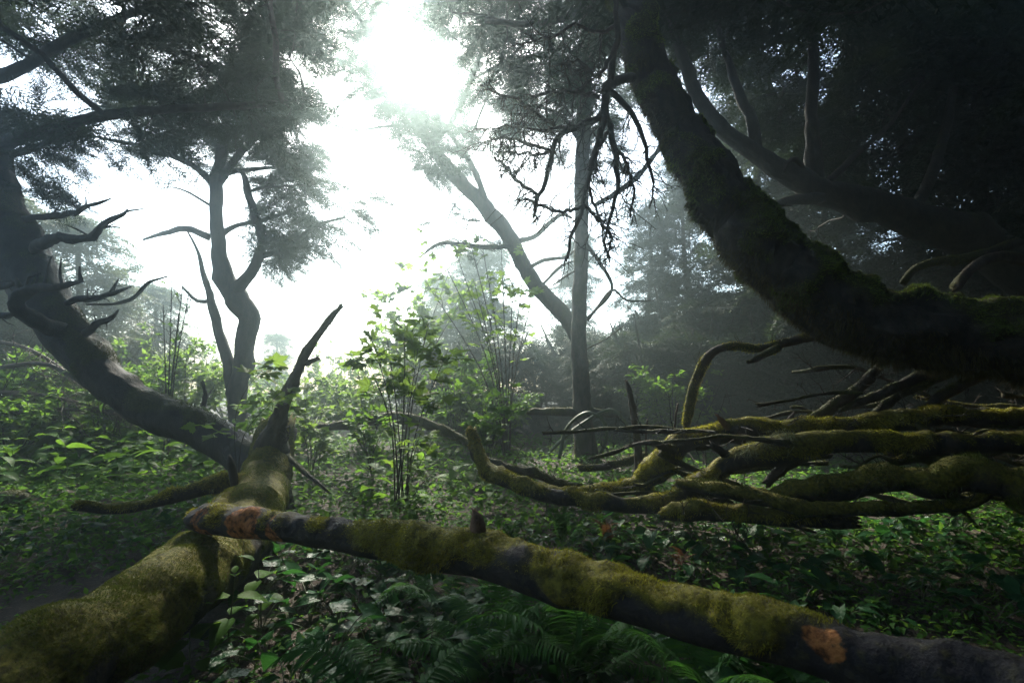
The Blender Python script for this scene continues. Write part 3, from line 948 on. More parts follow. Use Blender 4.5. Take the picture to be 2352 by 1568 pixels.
canopy(slim, ssk, [
    ([(960, -120), (1450, -120), (1440, 90), (1400, 170), (1330, 240), (1180, 210), (1080, 130), (1000, 60)], (6.5, 9.5), 105, 0.95),
    ([(1100, 190), (1440, 200), (1440, 400), (1280, 390), (1180, 330)], (8.2, 10.5), 60, 0.75),
    ([(1400, -100), (1560, -100), (1560, 160), (1480, 260), (1420, 240)], (8, 11), 40, 0.9),
], M["needle"], M["twig"], layer=0.5, sp=18)

nb = P(1322, 1020, 9.6)
nb[2] = gz(nb[0], nb[1])
lean = thing("leaning_tree", "lacy pale tree leaning toward the glow from behind the slim straight trunk", "tree", nb)
LM = (0.1, 0.35, 4, 0.012)
nsk = [limb_part("trunk", lean, [(1336, 1050, 15, 9.6), (1336, 900, 15, 9.6), (1326, 780, 18, 9.6), (1285, 710, 20, 9.6), (1240, 665, 20, 9.6), (1205, 610, 18, 9.6), (1180, 560, 19, 9.6), (1140, 505, 21, 9.6), (1090, 450, 20, 9.7), (1030, 385, 17, 9.8), (985, 325, 14, 10), (945, 260, 12, 10.2), (905, 190, 11, 10.4), (880, 120, 9, 10.6), (830, 50, 7, 10.8), (780, -20, 5, 11)], M["bark_brown"], 101, 14, 0.08, LM, (4000, 0.03, 0.004), "moss_b", wobble=0.2)]
for k, l in enumerate([
    [(1120, 480, 10, 9.6), (1095, 400, 9, 9.5), (1060, 345, 8, 9.4), (1020, 285, 5, 9.3), (975, 220, 3, 9.2)],
    [(1185, 565, 8, 9.6), (1130, 568, 8, 9.4), (1070, 563, 7, 9.2), (1010, 560, 5, 9), (965, 590, 2, 8.8)],
    [(1185, 555, 9, 9.6), (1225, 545, 8, 9.5), (1260, 515, 7, 9.4), (1290, 492, 6, 9.3), (1310, 500, 3, 9.3)],
    [(1215, 615, 7, 9.5), (1250, 598, 6, 9.3), (1300, 590, 4, 9.1), (1325, 570, 3, 9)],
    [(1000, 330, 7, 9.9), (1050, 260, 8, 10), (1085, 180, 7, 10.1), (1110, 110, 5, 10.2), (1130, 40, 3, 10.3)],
    [(1240, 660, 5, 9.5), (1270, 630, 4, 9.3), (1290, 610, 4, 9.2), (1320, 600, 2, 9.1)],
    [(960, 290, 5, 10), (890, 290, 4, 10.3), (820, 300, 3, 10.6), (770, 290, 2, 10.8)],
    [(1075, 345, 4, 9.4), (1100, 270, 3, 9.3), (1130, 200, 2, 9.2)],
]):
    nsk.append(limb_part("limb", lean, l, M["bark_brown"], 102 + k, 7, 0.1, LM, (2500, 0.03, 0.004), "moss_b"))
nsk = np.concatenate(nsk)
nsk = nsk[nsk[:, 2] > 3.2]
canopy(lean, nsk, [
    ([(620, -260), (860, -260), (900, 60), (960, 160), (1060, 320), (1090, 420), (1000, 400), (900, 290), (760, 130), (640, 90)], (8.6, 11.5), 270, 0.75),
    ([(900, -300), (1100, -300), (1120, -20), (1000, 60), (900, 20)], (8.5, 12), 80, 0.9),  # crown carried on above the frame, added to block the sky ahead
    ([(990, 20), (1140, 40), (1150, 300), (1060, 360), (1020, 200)], (9, 11.5), 44, 0.7),
    ([(800, 90), (960, 230), (1070, 360), (1010, 430), (930, 340), (840, 220)], (8.4, 10), 60, 0.55),
    ([(940, 470), (1110, 470), (1190, 560), (1010, 600)], (9, 11), 20, 0.5),
], M["needle"], M["twig"], sp=15, shade=0.85)

# ------------------------------------------------------------------ dark tree behind the great trunk
kb = P(2480, 900, 6.3)
kb[2] = gz(kb[0], kb[1])
dark = thing("shadowed_tree", "shadowed tree with a sinuous trunk and upright limbs behind the huge mossy trunk", "tree", kb)
dsk = [limb_part("trunk", dark, [(1530, -60, 9.6, 6.2), (1545, 60, 11.5, 6.2), (1568, 130, 14.1, 6.2), (1605, 225, 17.3, 6.2), (1660, 300, 19.2, 6.2), (1740, 355, 21.8, 6.2), (1820, 405, 26.9, 6.2), (1900, 442, 32.0, 6.2), (2050, 485, 38.4, 6.2), (2250, 560, 46.1, 6.2), (2420, 720, 54.4, 6.3), (2480, 960, 64.0, 6.3)], M["bark"], 121, 18, 0.06, (0.4, 0.3, 4, 0.012), wobble=0.15)]
for k, l in enumerate([
    [(1865, 420, 22, 6.2), (1866, 340, 17, 6.2), (1866, 250, 15, 6.2), (1868, 120, 13, 6.3), (1872, -30, 10, 6.4)],
    [(1745, 355, 15, 6.2), (1735, 310, 15, 6.2), (1715, 250, 14, 6.2), (1690, 190, 12, 6.3), (1665, 120, 9, 6.4), (1640, 20, 6, 6.5)],
    [(1880, 455, 16, 6.1), (1820, 460, 13, 6), (1775, 475, 9, 5.9), (1745, 495, 3, 5.8)],
    [(1850, 395, 6, 6.1), (1828, 365, 7, 6.05), (1808, 375, 7, 6), (1800, 395, 4, 6)],
    [(1900, 420, 10, 6.2), (1960, 360, 8, 6.4), (2040, 290, 6, 6.6), (2120, 180, 4, 6.8)],
    [(2100, 490, 16, 6.3), (2160, 350, 12, 6.6), (2200, 150, 9, 7), (2230, -60, 6, 7.4)],
]):
    dsk.append(limb_part("limb", dark, l, M["bark"], 122 + k, 9, 0.08, (0.5, 0.3, 5, 0.01)))
dsk = np.concatenate(dsk)
canopy(dark, dsk, [
    ([(1520, -120), (2420, -120), (2420, 200), (1980, 200), (1750, 170), (1600, 160), (1520, 60)], (6.4, 9.5), 190, 1.1),
    ([(1950, 180), (2420, 180), (2420, 600), (2150, 560), (1980, 430)], (6.8, 10), 95, 1.0),
    ([(1640, 190), (1960, 190), (1960, 420), (1760, 350)], (7, 9.5), 60, 0.8),
    ([(1370, -420), (2100, -420), (2100, 0), (1700, 60), (1400, 60)], (7.5, 12), 130, 1.3),  # boughs above the frame, added to keep sun off the air here
    ([(1700, 520), (2420, 600), (2420, 900), (1900, 760)], (7, 9), 60, 1.0),
], M["needle"], M["twig"], lo=True)


# ------------------------------------------------------------------ fallen wood
def log_thing(name, label, cat, px, mat, seed, moss, blade=None, mm="moss_y", seg=24, step=0.03, rough=0.1, ridge=0.03, freq=6, wobble=0.15, group=None, bare=None, clear=(), part="bark", knots=2.5, twigs=0):
    pts = np.array([P(a, b, d) for a, b, r, d in px])
    rad = np.array([PX(r, d) for a, b, r, d in px])
    lo = pts[pts[:, 2].argmin()].copy()
    th = thing(name, label, cat, lo, group)
    V, T, Q, N, ms = tube(pts, rad, seg, step, rough, freq, ridge, seed, moss, True, wobble, knots, blade[1] if blade else 0)
    br = None
    if bare:
        br = np.zeros(len(V))
        for bx, by, bd, rr in bare:
            br = np.maximum(br, np.clip(1.6 - np.linalg.norm(V - P(bx, by, bd), axis=1) / rr, 0, 1))
        ms = ms * np.clip(1 - br * 1.5, 0, 1)
    for bx, by, bd, rr in clear:  # stretches of bark without moss
        ms = ms * np.clip(np.linalg.norm(V - P(bx, by, bd), axis=1) / rr * 1.6 - 0.9 + 0.5 * vnoise(V * 14, 77), 0, 1)
    mb_ = MB().add(V, T, Q, moss=ms, bare=br)
    if twigs:
        q1, r1 = sub_twigs(smooth_path(pts, 24)[None], twigs, 0.26, 0.0055, (-0.2, 0, 0.15), 6, 0.9, 0.05)
        q2, r2 = sub_twigs(q1, 3, 0.1, 0.0032, (0, 0, 0), 4, 0.9)
        for q_, r_ in ((q1, r1), (q2, r2)):
            V2, Q2 = tubes_batch(q_, r_, 4)
            mb_.add(V2, Q=Q2)
    o = mb_.build(part, mat, th)
    if blade:
        W, T2, tn = blades(V, Q, N, ms, *blade, seed=seed)
        if len(W):
            MB().add(W, T2, tint=tn).build("moss", M[mm], th, smooth=False)
    return th


fall = log_thing("mossy_log", "thick mossy fallen log running from the curved tree toward the corner", "log",
    [(640, 1000, 40, 4.95), (625, 1040, 46, 4.75), (612, 1100, 56, 4.4), (585, 1160, 66, 3.9), (550, 1235, 76, 3.3), (480, 1300, 84, 2.75), (385, 1362, 96, 2.3), (262, 1455, 104, 1.92), (90, 1570, 124, 1.6), (-120, 1730, 150, 1.35)],
    M["bark_log"], 201, (-0.25, 0.7, 4.5, 0.012), (60000, 0.011, 0.0018, 0.2, 0.9), "moss_o", 48, 0.025, 0.10, 0.07, 6, 0.10, knots=0.6)
limb_part("branch", fall, [(585, 1130, 26, 4.0), (545, 1115, 24, 3.9), (500, 1112, 21, 3.8), (450, 1127, 18, 3.7), (390, 1145, 15, 3.6), (320, 1162, 13, 3.55), (250, 1168, 12, 3.5), (180, 1165, 8, 3.45)], M["bark_log"], 211, 14, 0.03, (-0.3, 0.6, 5, 0.02), (24000, 0.028, 0.0026, 0.5, 0.8), "moss_y")
limb_part("branch", fall, [(560, 1165, 30, 3.85), (530, 1150, 28, 3.6), (505, 1165, 24, 3.4), (485, 1195, 20, 3.2)], M["bark_log"], 213, 14, 0.03, (-0.1, 0.6, 5, 0.015), (20000, 0.02, 0.0024), "moss_y")
limb_part("branch", fall, [(640, 1030, 9, 4.7), (668, 1058, 8, 4.5), (700, 1085, 7, 4.35), (730, 1108, 6, 4.25), (755, 1130, 3, 4.2)], M["bark"], 214, 8, 0.03, (0.2, 0.5, 8, 0.006), (9000, 0.012, 0.002), "moss_b")
limb_part("stub", fall, [(537, 1115, 9, 3.75), (535, 1090, 9, 3.72), (530, 1062, 8, 3.7), (527, 1048, 3, 3.7)], M["bark"], 215, 8, 0.02, None, rough=0.25, freq=20)

snag = log_thing("broken_snag", "leaning broken branch with a snapped tip sticking up out of the mossy log", "branch",
    [(612, 1055, 44, 4.62), (622, 1015, 36, 4.6), (634, 985, 25, 4.58), (645, 950, 19, 4.55), (660, 905, 17, 4.52), (680, 860, 15, 4.5), (700, 815, 13, 4.48), (728, 772, 11, 4.45), (760, 730, 8, 4.42), (783, 704, 5, 4.4)],
    M["bark_brown"], 221, (0.05, 0.15, 7, 0.012), (14000, 0.018, 0.0024, 0.3, 0.8), "moss_g", 20, 0.018, 0.2, 0.08, 9, 0.2)
limb_part("stub", snag, [(702, 835, 6, 4.49), (716, 828, 6, 4.47), (727, 824, 5, 4.46)], M["bark_brown"], 222, 8, 0.01, None, rough=0.3, freq=30)
# roots and shreds at its foot
fr = P(640, 975, 4.57)
rp = np.array([fr + np.array([0.09 * math.cos(a), 0.05 * math.sin(a), U(-0.14, 0.04)]) for a in U(0, 6.28, 46)])
rd = np.stack([U(-1, 1, 46), U(-0.6, 0.4, 46), U(-1.6, 0.9, 46)], -1)
s = np.linspace(0, 1, 7)[None, :, None]
pa = rp[:, None, :] + nrm(rd)[:, None, :] * s * U(0.06, 0.22, (46, 1, 1)) + RNG.normal(0, 0.010, (46, 7, 3)) * s
V, Q = tubes_batch(pa, U(0.002, 0.006, (46, 1)) * np.linspace(1, 0.4, 7)[None], 4)
MB().add(V, Q=Q).build("roots", M["twig"], snag)

LOGBARE = [(480, 1200, 2.6, 0.08), (560, 1208, 2.45, 0.10), (640, 1215, 2.4, 0.06), (1862, 1462, 1.21, 0.05), (1892, 1475, 1.2, 0.055), (1905, 1490, 1.19, 0.04)]
front = log_thing("fallen_branch", "long rotting branch lying across the mossy log with golden moss and bare orange wood", "branch",
    [(450, 1196, 22.6, 2.66), (470, 1194, 33.8, 2.62), (520, 1197, 35.7, 2.56), (600, 1204, 36.7, 2.48), (680, 1214, 37.6, 2.38), (760, 1226, 40.4, 2.30), (900, 1246, 47.0, 2.14), (1050, 1268, 53.6, 1.98), (1200, 1304, 57.3, 1.82), (1350, 1346, 60.2, 1.68), (1500, 1384, 62.0, 1.54), (1650, 1432, 66.7, 1.42), (1800, 1472, 69.6, 1.32), (2000, 1532, 75.2, 1.21), (2200, 1575, 82.7, 1.12), (2450, 1620, 94.0, 1.02)],
    M["bark_rot"], 231, (-0.1, 0.75, 5.5, 0.02), (60000, 0.014, 0.0017, 0.15, 0.9), "moss_y", 44, 0.016, 0.10, 0.05, 7, 0.15, bare=LOGBARE, clear=[(465, 1194, 2.62, 0.12), (560, 1200, 2.5, 0.16), (690, 1212, 2.38, 0.13), (790, 1220, 2.26, 0.10), (1190, 1278, 1.77, 0.05), (1960, 1500, 1.2, 0.08), (2050, 1540, 1.16, 0.13), (2250, 1570, 1.08, 0.16), (2450, 1600, 1.0, 0.16)], knots=1.5)
limb_part("stub", front, [(1096, 1228, 20, 1.95), (1096, 1206, 17, 1.95), (1094, 1188, 13, 1.95), (1090, 1174, 5, 1.95)], M["wood"], 232, 10, 0.01, None, rough=0.3, freq=30)

# the tangle of mossy boughs under the great trunk
TG = "mossy boughs of the tangle under the huge trunk"
pile = [
    ("curving bough wrapped in shaggy golden moss along the top of the tangle", [(1468, 1120, 22, 4.5), (1488, 1082, 26, 4.4), (1530, 1045, 27, 4.3), (1585, 1022, 25, 4.2), (1660, 1003, 27, 4.15), (1750, 990, 28, 4.1), (1850, 985, 26, 4.05), (1950, 978, 25, 4.0), (2060, 965, 24, 3.95), (2200, 962, 22, 3.9), (2370, 955, 20, 3.85)], "bark_log", (-0.3, 0.5, 4, 0.02), (20000, 0.03, 0.0032, 0.5, 0.8), "moss_y"),
    ("long grey bough dipping to the ground and rising through the middle of the tangle", [(1083, 998, 15, 4.6), (1096, 1045, 18, 4.45), (1130, 1082, 18, 4.3), (1180, 1112, 18, 4.15), (1240, 1136, 18, 4.0), (1320, 1148, 18, 3.9), (1400, 1160, 20, 3.8), (1480, 1163, 21, 3.75), (1560, 1140, 21, 3.7), (1630, 1095, 23, 3.7), (1690, 1055, 25, 3.7), (1780, 1030, 28, 3.68), (1860, 1012, 29, 3.66), (1960, 1008, 27, 3.62), (2100, 1015, 26, 3.6), (2250, 1020, 26, 3.55), (2400, 1020, 26, 3.5)], "bark_log", (-0.08, 0.45, 5, 0.016), (18000, 0.022, 0.0028, 0.4, 0.8), "moss_y"),
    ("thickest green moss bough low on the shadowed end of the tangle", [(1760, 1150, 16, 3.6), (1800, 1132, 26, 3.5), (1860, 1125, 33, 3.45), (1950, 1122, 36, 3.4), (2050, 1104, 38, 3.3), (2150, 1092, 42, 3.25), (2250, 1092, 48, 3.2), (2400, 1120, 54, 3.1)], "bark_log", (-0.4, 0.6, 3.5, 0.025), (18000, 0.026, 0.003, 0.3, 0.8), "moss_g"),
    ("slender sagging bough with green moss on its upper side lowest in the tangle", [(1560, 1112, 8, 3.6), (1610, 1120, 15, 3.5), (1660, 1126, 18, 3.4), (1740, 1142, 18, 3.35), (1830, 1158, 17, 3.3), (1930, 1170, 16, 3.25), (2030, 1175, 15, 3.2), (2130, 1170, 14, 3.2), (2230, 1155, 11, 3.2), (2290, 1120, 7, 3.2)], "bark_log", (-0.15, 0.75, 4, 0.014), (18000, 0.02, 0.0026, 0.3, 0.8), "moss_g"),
    ("short stubby bough under the sagging one with curtains of olive moss", [(1520, 1180, 14, 3.6), (1580, 1178, 22, 3.5), (1640, 1182, 23, 3.45), (1700, 1190, 22, 3.4), (1800, 1196, 18, 3.35), (1950, 1200, 14, 3.3)], "bark_log", (-0.2, 0.5, 4, 0.02), (18000, 0.03, 0.003, 0.6, 0.7), "moss_y"),
    ("low golden bough lying on the ground behind the long grey one", [(1230, 1118, 10, 4.7), (1290, 1130, 14, 4.6), (1360, 1128, 17, 4.5), (1430, 1118, 18, 4.45), (1490, 1105, 16, 4.4), (1540, 1085, 10, 4.4)], "bark_log", (-0.4, 0.6, 5, 0.02), (18000, 0.03, 0.0032, 0.5, 0.8), "moss_y"),
    ("thin brown mossed stick beside the raised end of the long grey bough", [(1090, 1052, 8, 5.2), (1140, 1068, 11, 5.1), (1200, 1082, 13, 5.0), (1260, 1100, 12, 4.9), (1320, 1118, 9, 4.8)], "bark_brown", (-0.1, 0.5, 5, 0.014), (14000, 0.02, 0.003, 0.3, 0.8), "moss_g"),
    ("small bough lying across the bare soil at the foot of the slim tree", [(1330, 1075, 7, 5.6), (1390, 1072, 9, 5.5), (1440, 1060, 9, 5.4), (1480, 1045, 6, 5.35)], "bark_brown", (-0.1, 0.5, 5, 0.014), (14000, 0.022, 0.003, 0.3, 0.8), "moss_y"),
    ("tall arched branch standing alone with moss sleeves and a bare red elbow", [(1570, 1010, 6, 4.6), (1580, 960, 9, 4.58), (1588, 920, 10, 4.55), (1600, 870, 10, 4.5), (1622, 832, 10, 4.45), (1648, 806, 10, 4.4), (1690, 797, 10, 4.35), (1740, 802, 9, 4.3), (1790, 790, 10, 4.25), (1840, 778, 11, 4.2), (1880, 772, 10, 4.15)], "bark_brown", (-0.1, 0.2, 5, 0.010), (18000, 0.018, 0.0026, 0.35, 0.7), "moss_y"),
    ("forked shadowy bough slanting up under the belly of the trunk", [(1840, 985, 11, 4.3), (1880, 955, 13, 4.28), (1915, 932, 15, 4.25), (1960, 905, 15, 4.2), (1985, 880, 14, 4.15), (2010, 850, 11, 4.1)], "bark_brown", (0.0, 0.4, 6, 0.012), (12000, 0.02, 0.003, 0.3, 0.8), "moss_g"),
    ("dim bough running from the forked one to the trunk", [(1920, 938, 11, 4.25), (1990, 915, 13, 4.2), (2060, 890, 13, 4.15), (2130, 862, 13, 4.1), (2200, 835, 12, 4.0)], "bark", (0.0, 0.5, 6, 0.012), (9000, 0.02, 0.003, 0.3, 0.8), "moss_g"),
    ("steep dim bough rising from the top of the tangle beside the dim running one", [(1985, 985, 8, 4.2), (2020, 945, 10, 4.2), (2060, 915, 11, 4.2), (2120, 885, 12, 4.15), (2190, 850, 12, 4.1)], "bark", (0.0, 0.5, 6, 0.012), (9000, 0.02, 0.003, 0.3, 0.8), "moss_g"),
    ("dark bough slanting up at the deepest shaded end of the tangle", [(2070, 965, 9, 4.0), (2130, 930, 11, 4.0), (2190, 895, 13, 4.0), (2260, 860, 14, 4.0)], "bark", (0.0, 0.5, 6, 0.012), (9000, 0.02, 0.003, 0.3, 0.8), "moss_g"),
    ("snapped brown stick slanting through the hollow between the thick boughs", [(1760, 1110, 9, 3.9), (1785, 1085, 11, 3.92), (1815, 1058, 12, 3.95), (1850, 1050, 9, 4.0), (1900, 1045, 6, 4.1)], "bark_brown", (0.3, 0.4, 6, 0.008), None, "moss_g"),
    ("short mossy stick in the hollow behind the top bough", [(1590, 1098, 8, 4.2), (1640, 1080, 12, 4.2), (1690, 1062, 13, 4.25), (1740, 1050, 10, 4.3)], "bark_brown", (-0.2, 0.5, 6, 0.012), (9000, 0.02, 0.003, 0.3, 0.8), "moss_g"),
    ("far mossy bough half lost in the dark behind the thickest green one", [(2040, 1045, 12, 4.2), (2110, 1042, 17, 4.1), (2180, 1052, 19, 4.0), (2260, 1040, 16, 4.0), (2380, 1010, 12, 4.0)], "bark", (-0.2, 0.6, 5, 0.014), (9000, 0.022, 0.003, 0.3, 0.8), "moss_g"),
]
pth = []
for k, (lab, px, mt, ms_, bl, mm) in enumerate(pile):
    px = [(a_, b_, c_ * (0.88 if k == 2 else 1.12), d_) for a_, b_, c_, d_ in px]
    pth.append(log_thing("mossy_bough", lab, "branch", px, M[mt], 240 + k, ms_, bl, mm, 20, 0.022, 0.16, 0.06, 8, 0.55, TG, knots=4, twigs=9))
limb_part("stub", pth[0], [(1690, 1000, 12, 4.12), (1672, 980, 9, 4.08), (1658, 966, 8, 4.05), (1646, 953, 3, 4.02)], M["wood"], 261, 8, 0.01, (0.1, 0.5, 9, 0.006), rough=0.25, freq=24)
limb_part("stub", pth[0], [(1820, 985, 7, 4.05), (1815, 965, 7, 4.05), (1822, 950, 3, 4.05)], M["bark_brown"], 262, 8, 0.01, None, rough=0.25, freq=24)
limb_part("stub", pth[1], [(1680, 1050, 11, 3.7), (1655, 1035, 9, 3.66), (1635, 1022, 7, 3.64)], M["bark_log"], 263, 8, 0.01, None, rough=0.25, freq=24)
limb_part("stub", pth[8], [(1790, 800, 9, 4.22), (1765, 812, 9, 4.18), (1738, 825, 8, 4.15), (1722, 832, 4, 4.12)], M["bark_brown"], 264, 8, 0.02, (-0.2, 0.4, 7, 0.008), (16000, 0.015, 0.0024), "moss_y")
# pale lichen rags on the long grey bough
lb_ = MB()
for (x, y, d, n, L) in ((1540, 1175, 3.68, 500, 0.09), (1610, 1150, 3.66, 400, 0.08), (1720, 1035, 3.64, 400, 0.09), (1760, 1015, 3.64, 500, 0.08), (1800, 1004, 3.62, 500, 0.08)):
    c = P(x, y, d) + RNG.normal(0, 1, (n, 3)) * np.array([0.05, 0.03, 0.02])
    t_ = c + np.stack([RNG.normal(0, 0.4, n), RNG.normal(0, 0.4, n), -np.abs(RNG.normal(0.4, 0.4, n))], -1) * L * U(0.4, 1, (n, 1))
    sd = nrm(RNG.normal(size=(n, 3))) * 0.0022
    lb_.add(np.stack([c - sd, c + sd, t_], 1).reshape(-1, 3), np.arange(3 * n).reshape(-1, 3), tint=U(0, 1, n))
lb_.build("moss", M["lichen"], pth[1], smooth=False)
# thin sticks filling the hollows of the tangle
for k in range(48):
    x0, y0 = (U(1500, 2250), U(960, 1165)) if k % 2 else (U(1800, 2320), U(880, 1040))
    d_ = U(3.6, 4.7)
    a = U(-0.5, 0.35) + (math.pi if U() < 0.3 else 0)
    ln = U(120, 380)
    px = [(x0 + ln * f * math.cos(a) + U(-12, 12), y0 - ln * f * math.sin(a) * 0.6 + U(-12, 12) + 40 * f * f, U(4, 12) * (1 - 0.6 * f), d_ + U(-0.12, 0.12)) for f in (0, 0.25, 0.5, 0.75, 1)]
    log_thing("tangle_stick", "thin dark stick caught in the hollows of the tangle under the huge trunk", "stick", px, M["bark"] if k % 2 else M["bark_brown"], 500 + k,
              (-0.15, 0.5, 7, 0.008), (7000, 0.016, 0.0028), "moss_y" if k % 3 == 0 else "moss_g", 8, 0.03, 0.2, 0.0, 12, 0.8, "thin sticks in the tangle", knots=3, twigs=5)
# standing dead sticks
for k, (lab, px) in enumerate([
    ("upright broken stub of a sapling rising behind the golden bough", [(1470, 1075, 12, 4.9), (1462, 1010, 9, 4.9), (1455, 950, 8, 4.9), (1446, 900, 8, 4.9), (1440, 878, 4, 4.9)]),
    ("thin dead stick with a side spur standing behind the top bough", [(1545, 1030, 4, 4.8), (1549, 985, 3.5, 4.8), (1553, 950, 3, 4.8), (1557, 928, 2, 4.8)]),
    ("thinnest dead stick standing between the stub and the spurred stick", [(1484, 1040, 3, 4.85), (1484, 1000, 3, 4.85), (1487, 965, 2, 4.85)]),
]):
    log_thing("dead_stick", lab, "stick", px, M["bark_brown"], 280 + k, (0.3, 0.2, 8, 0.005), (9000, 0.012, 0.002), "moss_y", 8, 0.02, 0.25, 0.0, 18, 0.4, "dead sticks standing by the tangle")
# mossy log at the foot of the straight tree, and others deep in the clearing
for k, (lab, px) in enumerate([
    ("mossy log lying level against the foot of the slim tree", [(1215, 948, 6, 8.2), (1250, 945, 11, 8.1), (1300, 945, 12, 8.0), (1360, 948, 12, 7.9), (1420, 952, 8, 7.8)]),
    ("low hump of mossy log half hidden by the young lobed shrub", [(700, 985, 8, 6.6), (800, 975, 13, 6.6), (870, 963, 15, 6.7), (930, 962, 15, 6.8), (1010, 985, 12, 6.8), (1060, 1010, 8, 6.8)]),
    ("pale mossy log slanting into the herbs behind the young lobed shrub", [(960, 970, 9, 7.2), (1010, 985, 10, 7.1), (1060, 1010, 10, 6.9), (1100, 1040, 8, 6.7)]),
    ("bent mossy stub standing behind the curved trunk", [(468, 930, 6, 6.5), (472, 905, 6, 6.5), (466, 880, 5, 6.5)]),
    ("mossy hummock of a stump at the edge of the herbs", [(-25, 1180, 20, 4.9), (20, 1150, 25, 4.9), (48, 1160, 23, 4.8), (66, 1190, 18, 4.8)]),
]):
    log_thing("deadwood_log", lab, "log", px, M["bark_brown"], 290 + k, (-0.3, 0.5, 4, 0.02), (7000, 0.03, 0.0035, 0.3, 0.8), "moss_g", 14, 0.04, 0.15, 0.03, 6, 0.25)
for k, pxs in enumerate([[(1285, 1050, 5, 7.4), (1300, 985, 4, 7.4), (1345, 948, 4, 7.3), (1385, 965, 4, 7.2), (1392, 1010, 4, 7.2), (1370, 1060, 4, 7.3)],
                         [(1265, 1035, 4, 7.6), (1320, 985, 4, 7.5), (1400, 940, 4, 7.4), (1440, 975, 4, 7.3), (1450, 1020, 4, 7.3)]]):
    log_thing("vine_loop", ["bare green vine arching in a tall hoop at the foot of the slim tree", "wider bare vine hoop leaning beside the tall hoop"][k], "vine", pxs, M["stem"], 300 + k, None, None, "moss_g", 6, 0.05, 0.05, 0, 6, 0.3, part="stem")

# ------------------------------------------------------------------ understorey plants
OV_HI = ovate(6, 0.30, 0.25, 0.4, 0.25)
OV_LO = ovate(3, 0.30, 0.2, 0.4, 0.25)
HEART = ovate(6, 0.42, 0.75, 0.35, 0.3)
LOB5 = lobed(5, 1)
LOB3 = lobed(3, 2)


def herb(seed, h, n_nodes, leaf, tmpl=OV_HI, mat="herb", stemr=0.0028):
    """A nettle-like herb at the origin: an upright stem with crossed pairs of drooping leaves."""
    r = np.random.default_rng(seed)
    z = np.linspace(0, h, 7)
    path = np.stack([0.05 * h * np.sin(z / h * r.uniform(1, 3) + r.uniform(0, 6)) - 0.05 * h * math.sin(r.uniform(0, 6)), 0.05 * h * np.sin(z / h * r.uniform(1, 3) + r.uniform(0, 6)), z], -1)
    path[:, :2] -= path[0, :2]
    V, Q = tubes_batch(path[None], np.full((1, 7), stemr) * np.linspace(1.2, 0.5, 7), 5)
    st = MB().add(V, Q=Q, tint=0.5)
    pos, xd, ln = [], [], []
    for k in range(n_nodes):
        t = 0.22 + 0.78 * k / (n_nodes - 1)
        p = np.array([np.interp(t * h, z, path[:, i]) for i in range(3)])
        a0 = k * math.pi / 2 + r.uniform(-0.3, 0.3)
        size = leaf * (0.75 + 0.5 * math.sin(math.pi * min(1, t * 0.95))) * (1.0 if k < n_nodes - 1 else 0.6)
        for a in (a0, a0 + math.pi):
            up = r.uniform(-0.25, 0.35) + (0.3 if t > 0.9 else 0)
            d = np.array([math.cos(a), math.sin(a), up])
            pos.append(p + d * 0.018)
            xd.append(d)
            ln.append(size * r.uniform(0.75, 1.2))
    V, Q = place(*tmpl, np.array(pos), np.array(xd), np.array([0, 0, 1.0]) + r.normal(0, 0.25, (len(pos), 3)), np.array(ln))
    fo = MB().add(V, **{"Q" if tmpl[1].shape[1] == 4 else "T": Q}, tint=np.repeat(r.uniform(0.1, 0.95, len(pos)), len(tmpl[1])))
    return st, fo, M[mat]


def broad(seed, n, leaf, tmpl=HEART, mat="gloss"):
    """A low plant of broad leaves, each on a stalk from the base."""
    r = np.random.default_rng(seed)
    a = r.uniform(0, 6.28, n)
    L = leaf * r.uniform(0.7, 1.6, n)
    s = np.linspace(0, 1, 6)[None, :, None]
    out = np.stack([np.cos(a), np.sin(a), np.zeros(n)], -1)
    hgt = leaf * r.uniform(0.6, 1.9, n)
    tip = out * L[:, None] * 0.9 + np.array([0, 0, 1.0]) * hgt[:, None]
    mid = out * L[:, None] * 0.2 + np.array([0, 0, 1.0]) * hgt[:, None] * 0.8
    pa = 2 * s * (1 - s) * mid[:, None] + s ** 2 * tip[:, None]
    V, Q = tubes_batch(pa, np.full((n, 6), 0.0022), 4)
    st = MB().add(V, Q=Q, tint=0.5)
    xd = out + np.array([0, 0, 1.0]) * r.uniform(-0.5, 0.25, (n, 1)) + r.normal(0, 0.25, (n, 3)) * np.array([1, 1, 0.3])
    V, Q = place(*tmpl, tip, xd, np.array([0, 0, 1.0]) + r.normal(0, 0.22, (n, 3)), leaf * r.uniform(0.8, 1.35, n))
    fo = MB().add(V, **{"Q" if tmpl[1].shape[1] == 4 else "T": Q}, tint=np.repeat(r.uniform(0.0, 0.95, n), len(tmpl[1])))
    return st, fo, M[mat]


def as_thing(made, name, label, cat, loc, rz, sc, group):
    st, fo, mat = made
    t = thing(name, label, cat, (0, 0, 0), group)
    st.build("stem", M["stem"], t)
    fo.build("leaves", mat, t)
    t.location = tuple(loc)
    t.rotation_euler = (0, 0, rz)
    t.scale = (sc, sc, sc)
    return t


def sow(variants, name, cat, spots, labels, group, smin=0.75, smax=1.25):
    """Plants of a kind at spots: the first of each variant is built, the others are copies."""
    protos = {}
    out = []
    for k, (x, y) in enumerate(spots):
        v = int(RNG.integers(0, len(variants)))
        loc = (x, y, float(gz(x, y)) - 0.01)
        rz, sc = U(0, 6.28), U(smin, smax)
        lab = labels[v % len(labels)]
        if v not in protos:
            protos[v] = as_thing(variants[v](), name, lab, cat, loc, rz, sc, group)
            out.append(protos[v])
        else:
            out.append(dup(protos[v], loc, rz, sc, lab, (U(-0.12, 0.12), U(-0.12, 0.12))))
    return out


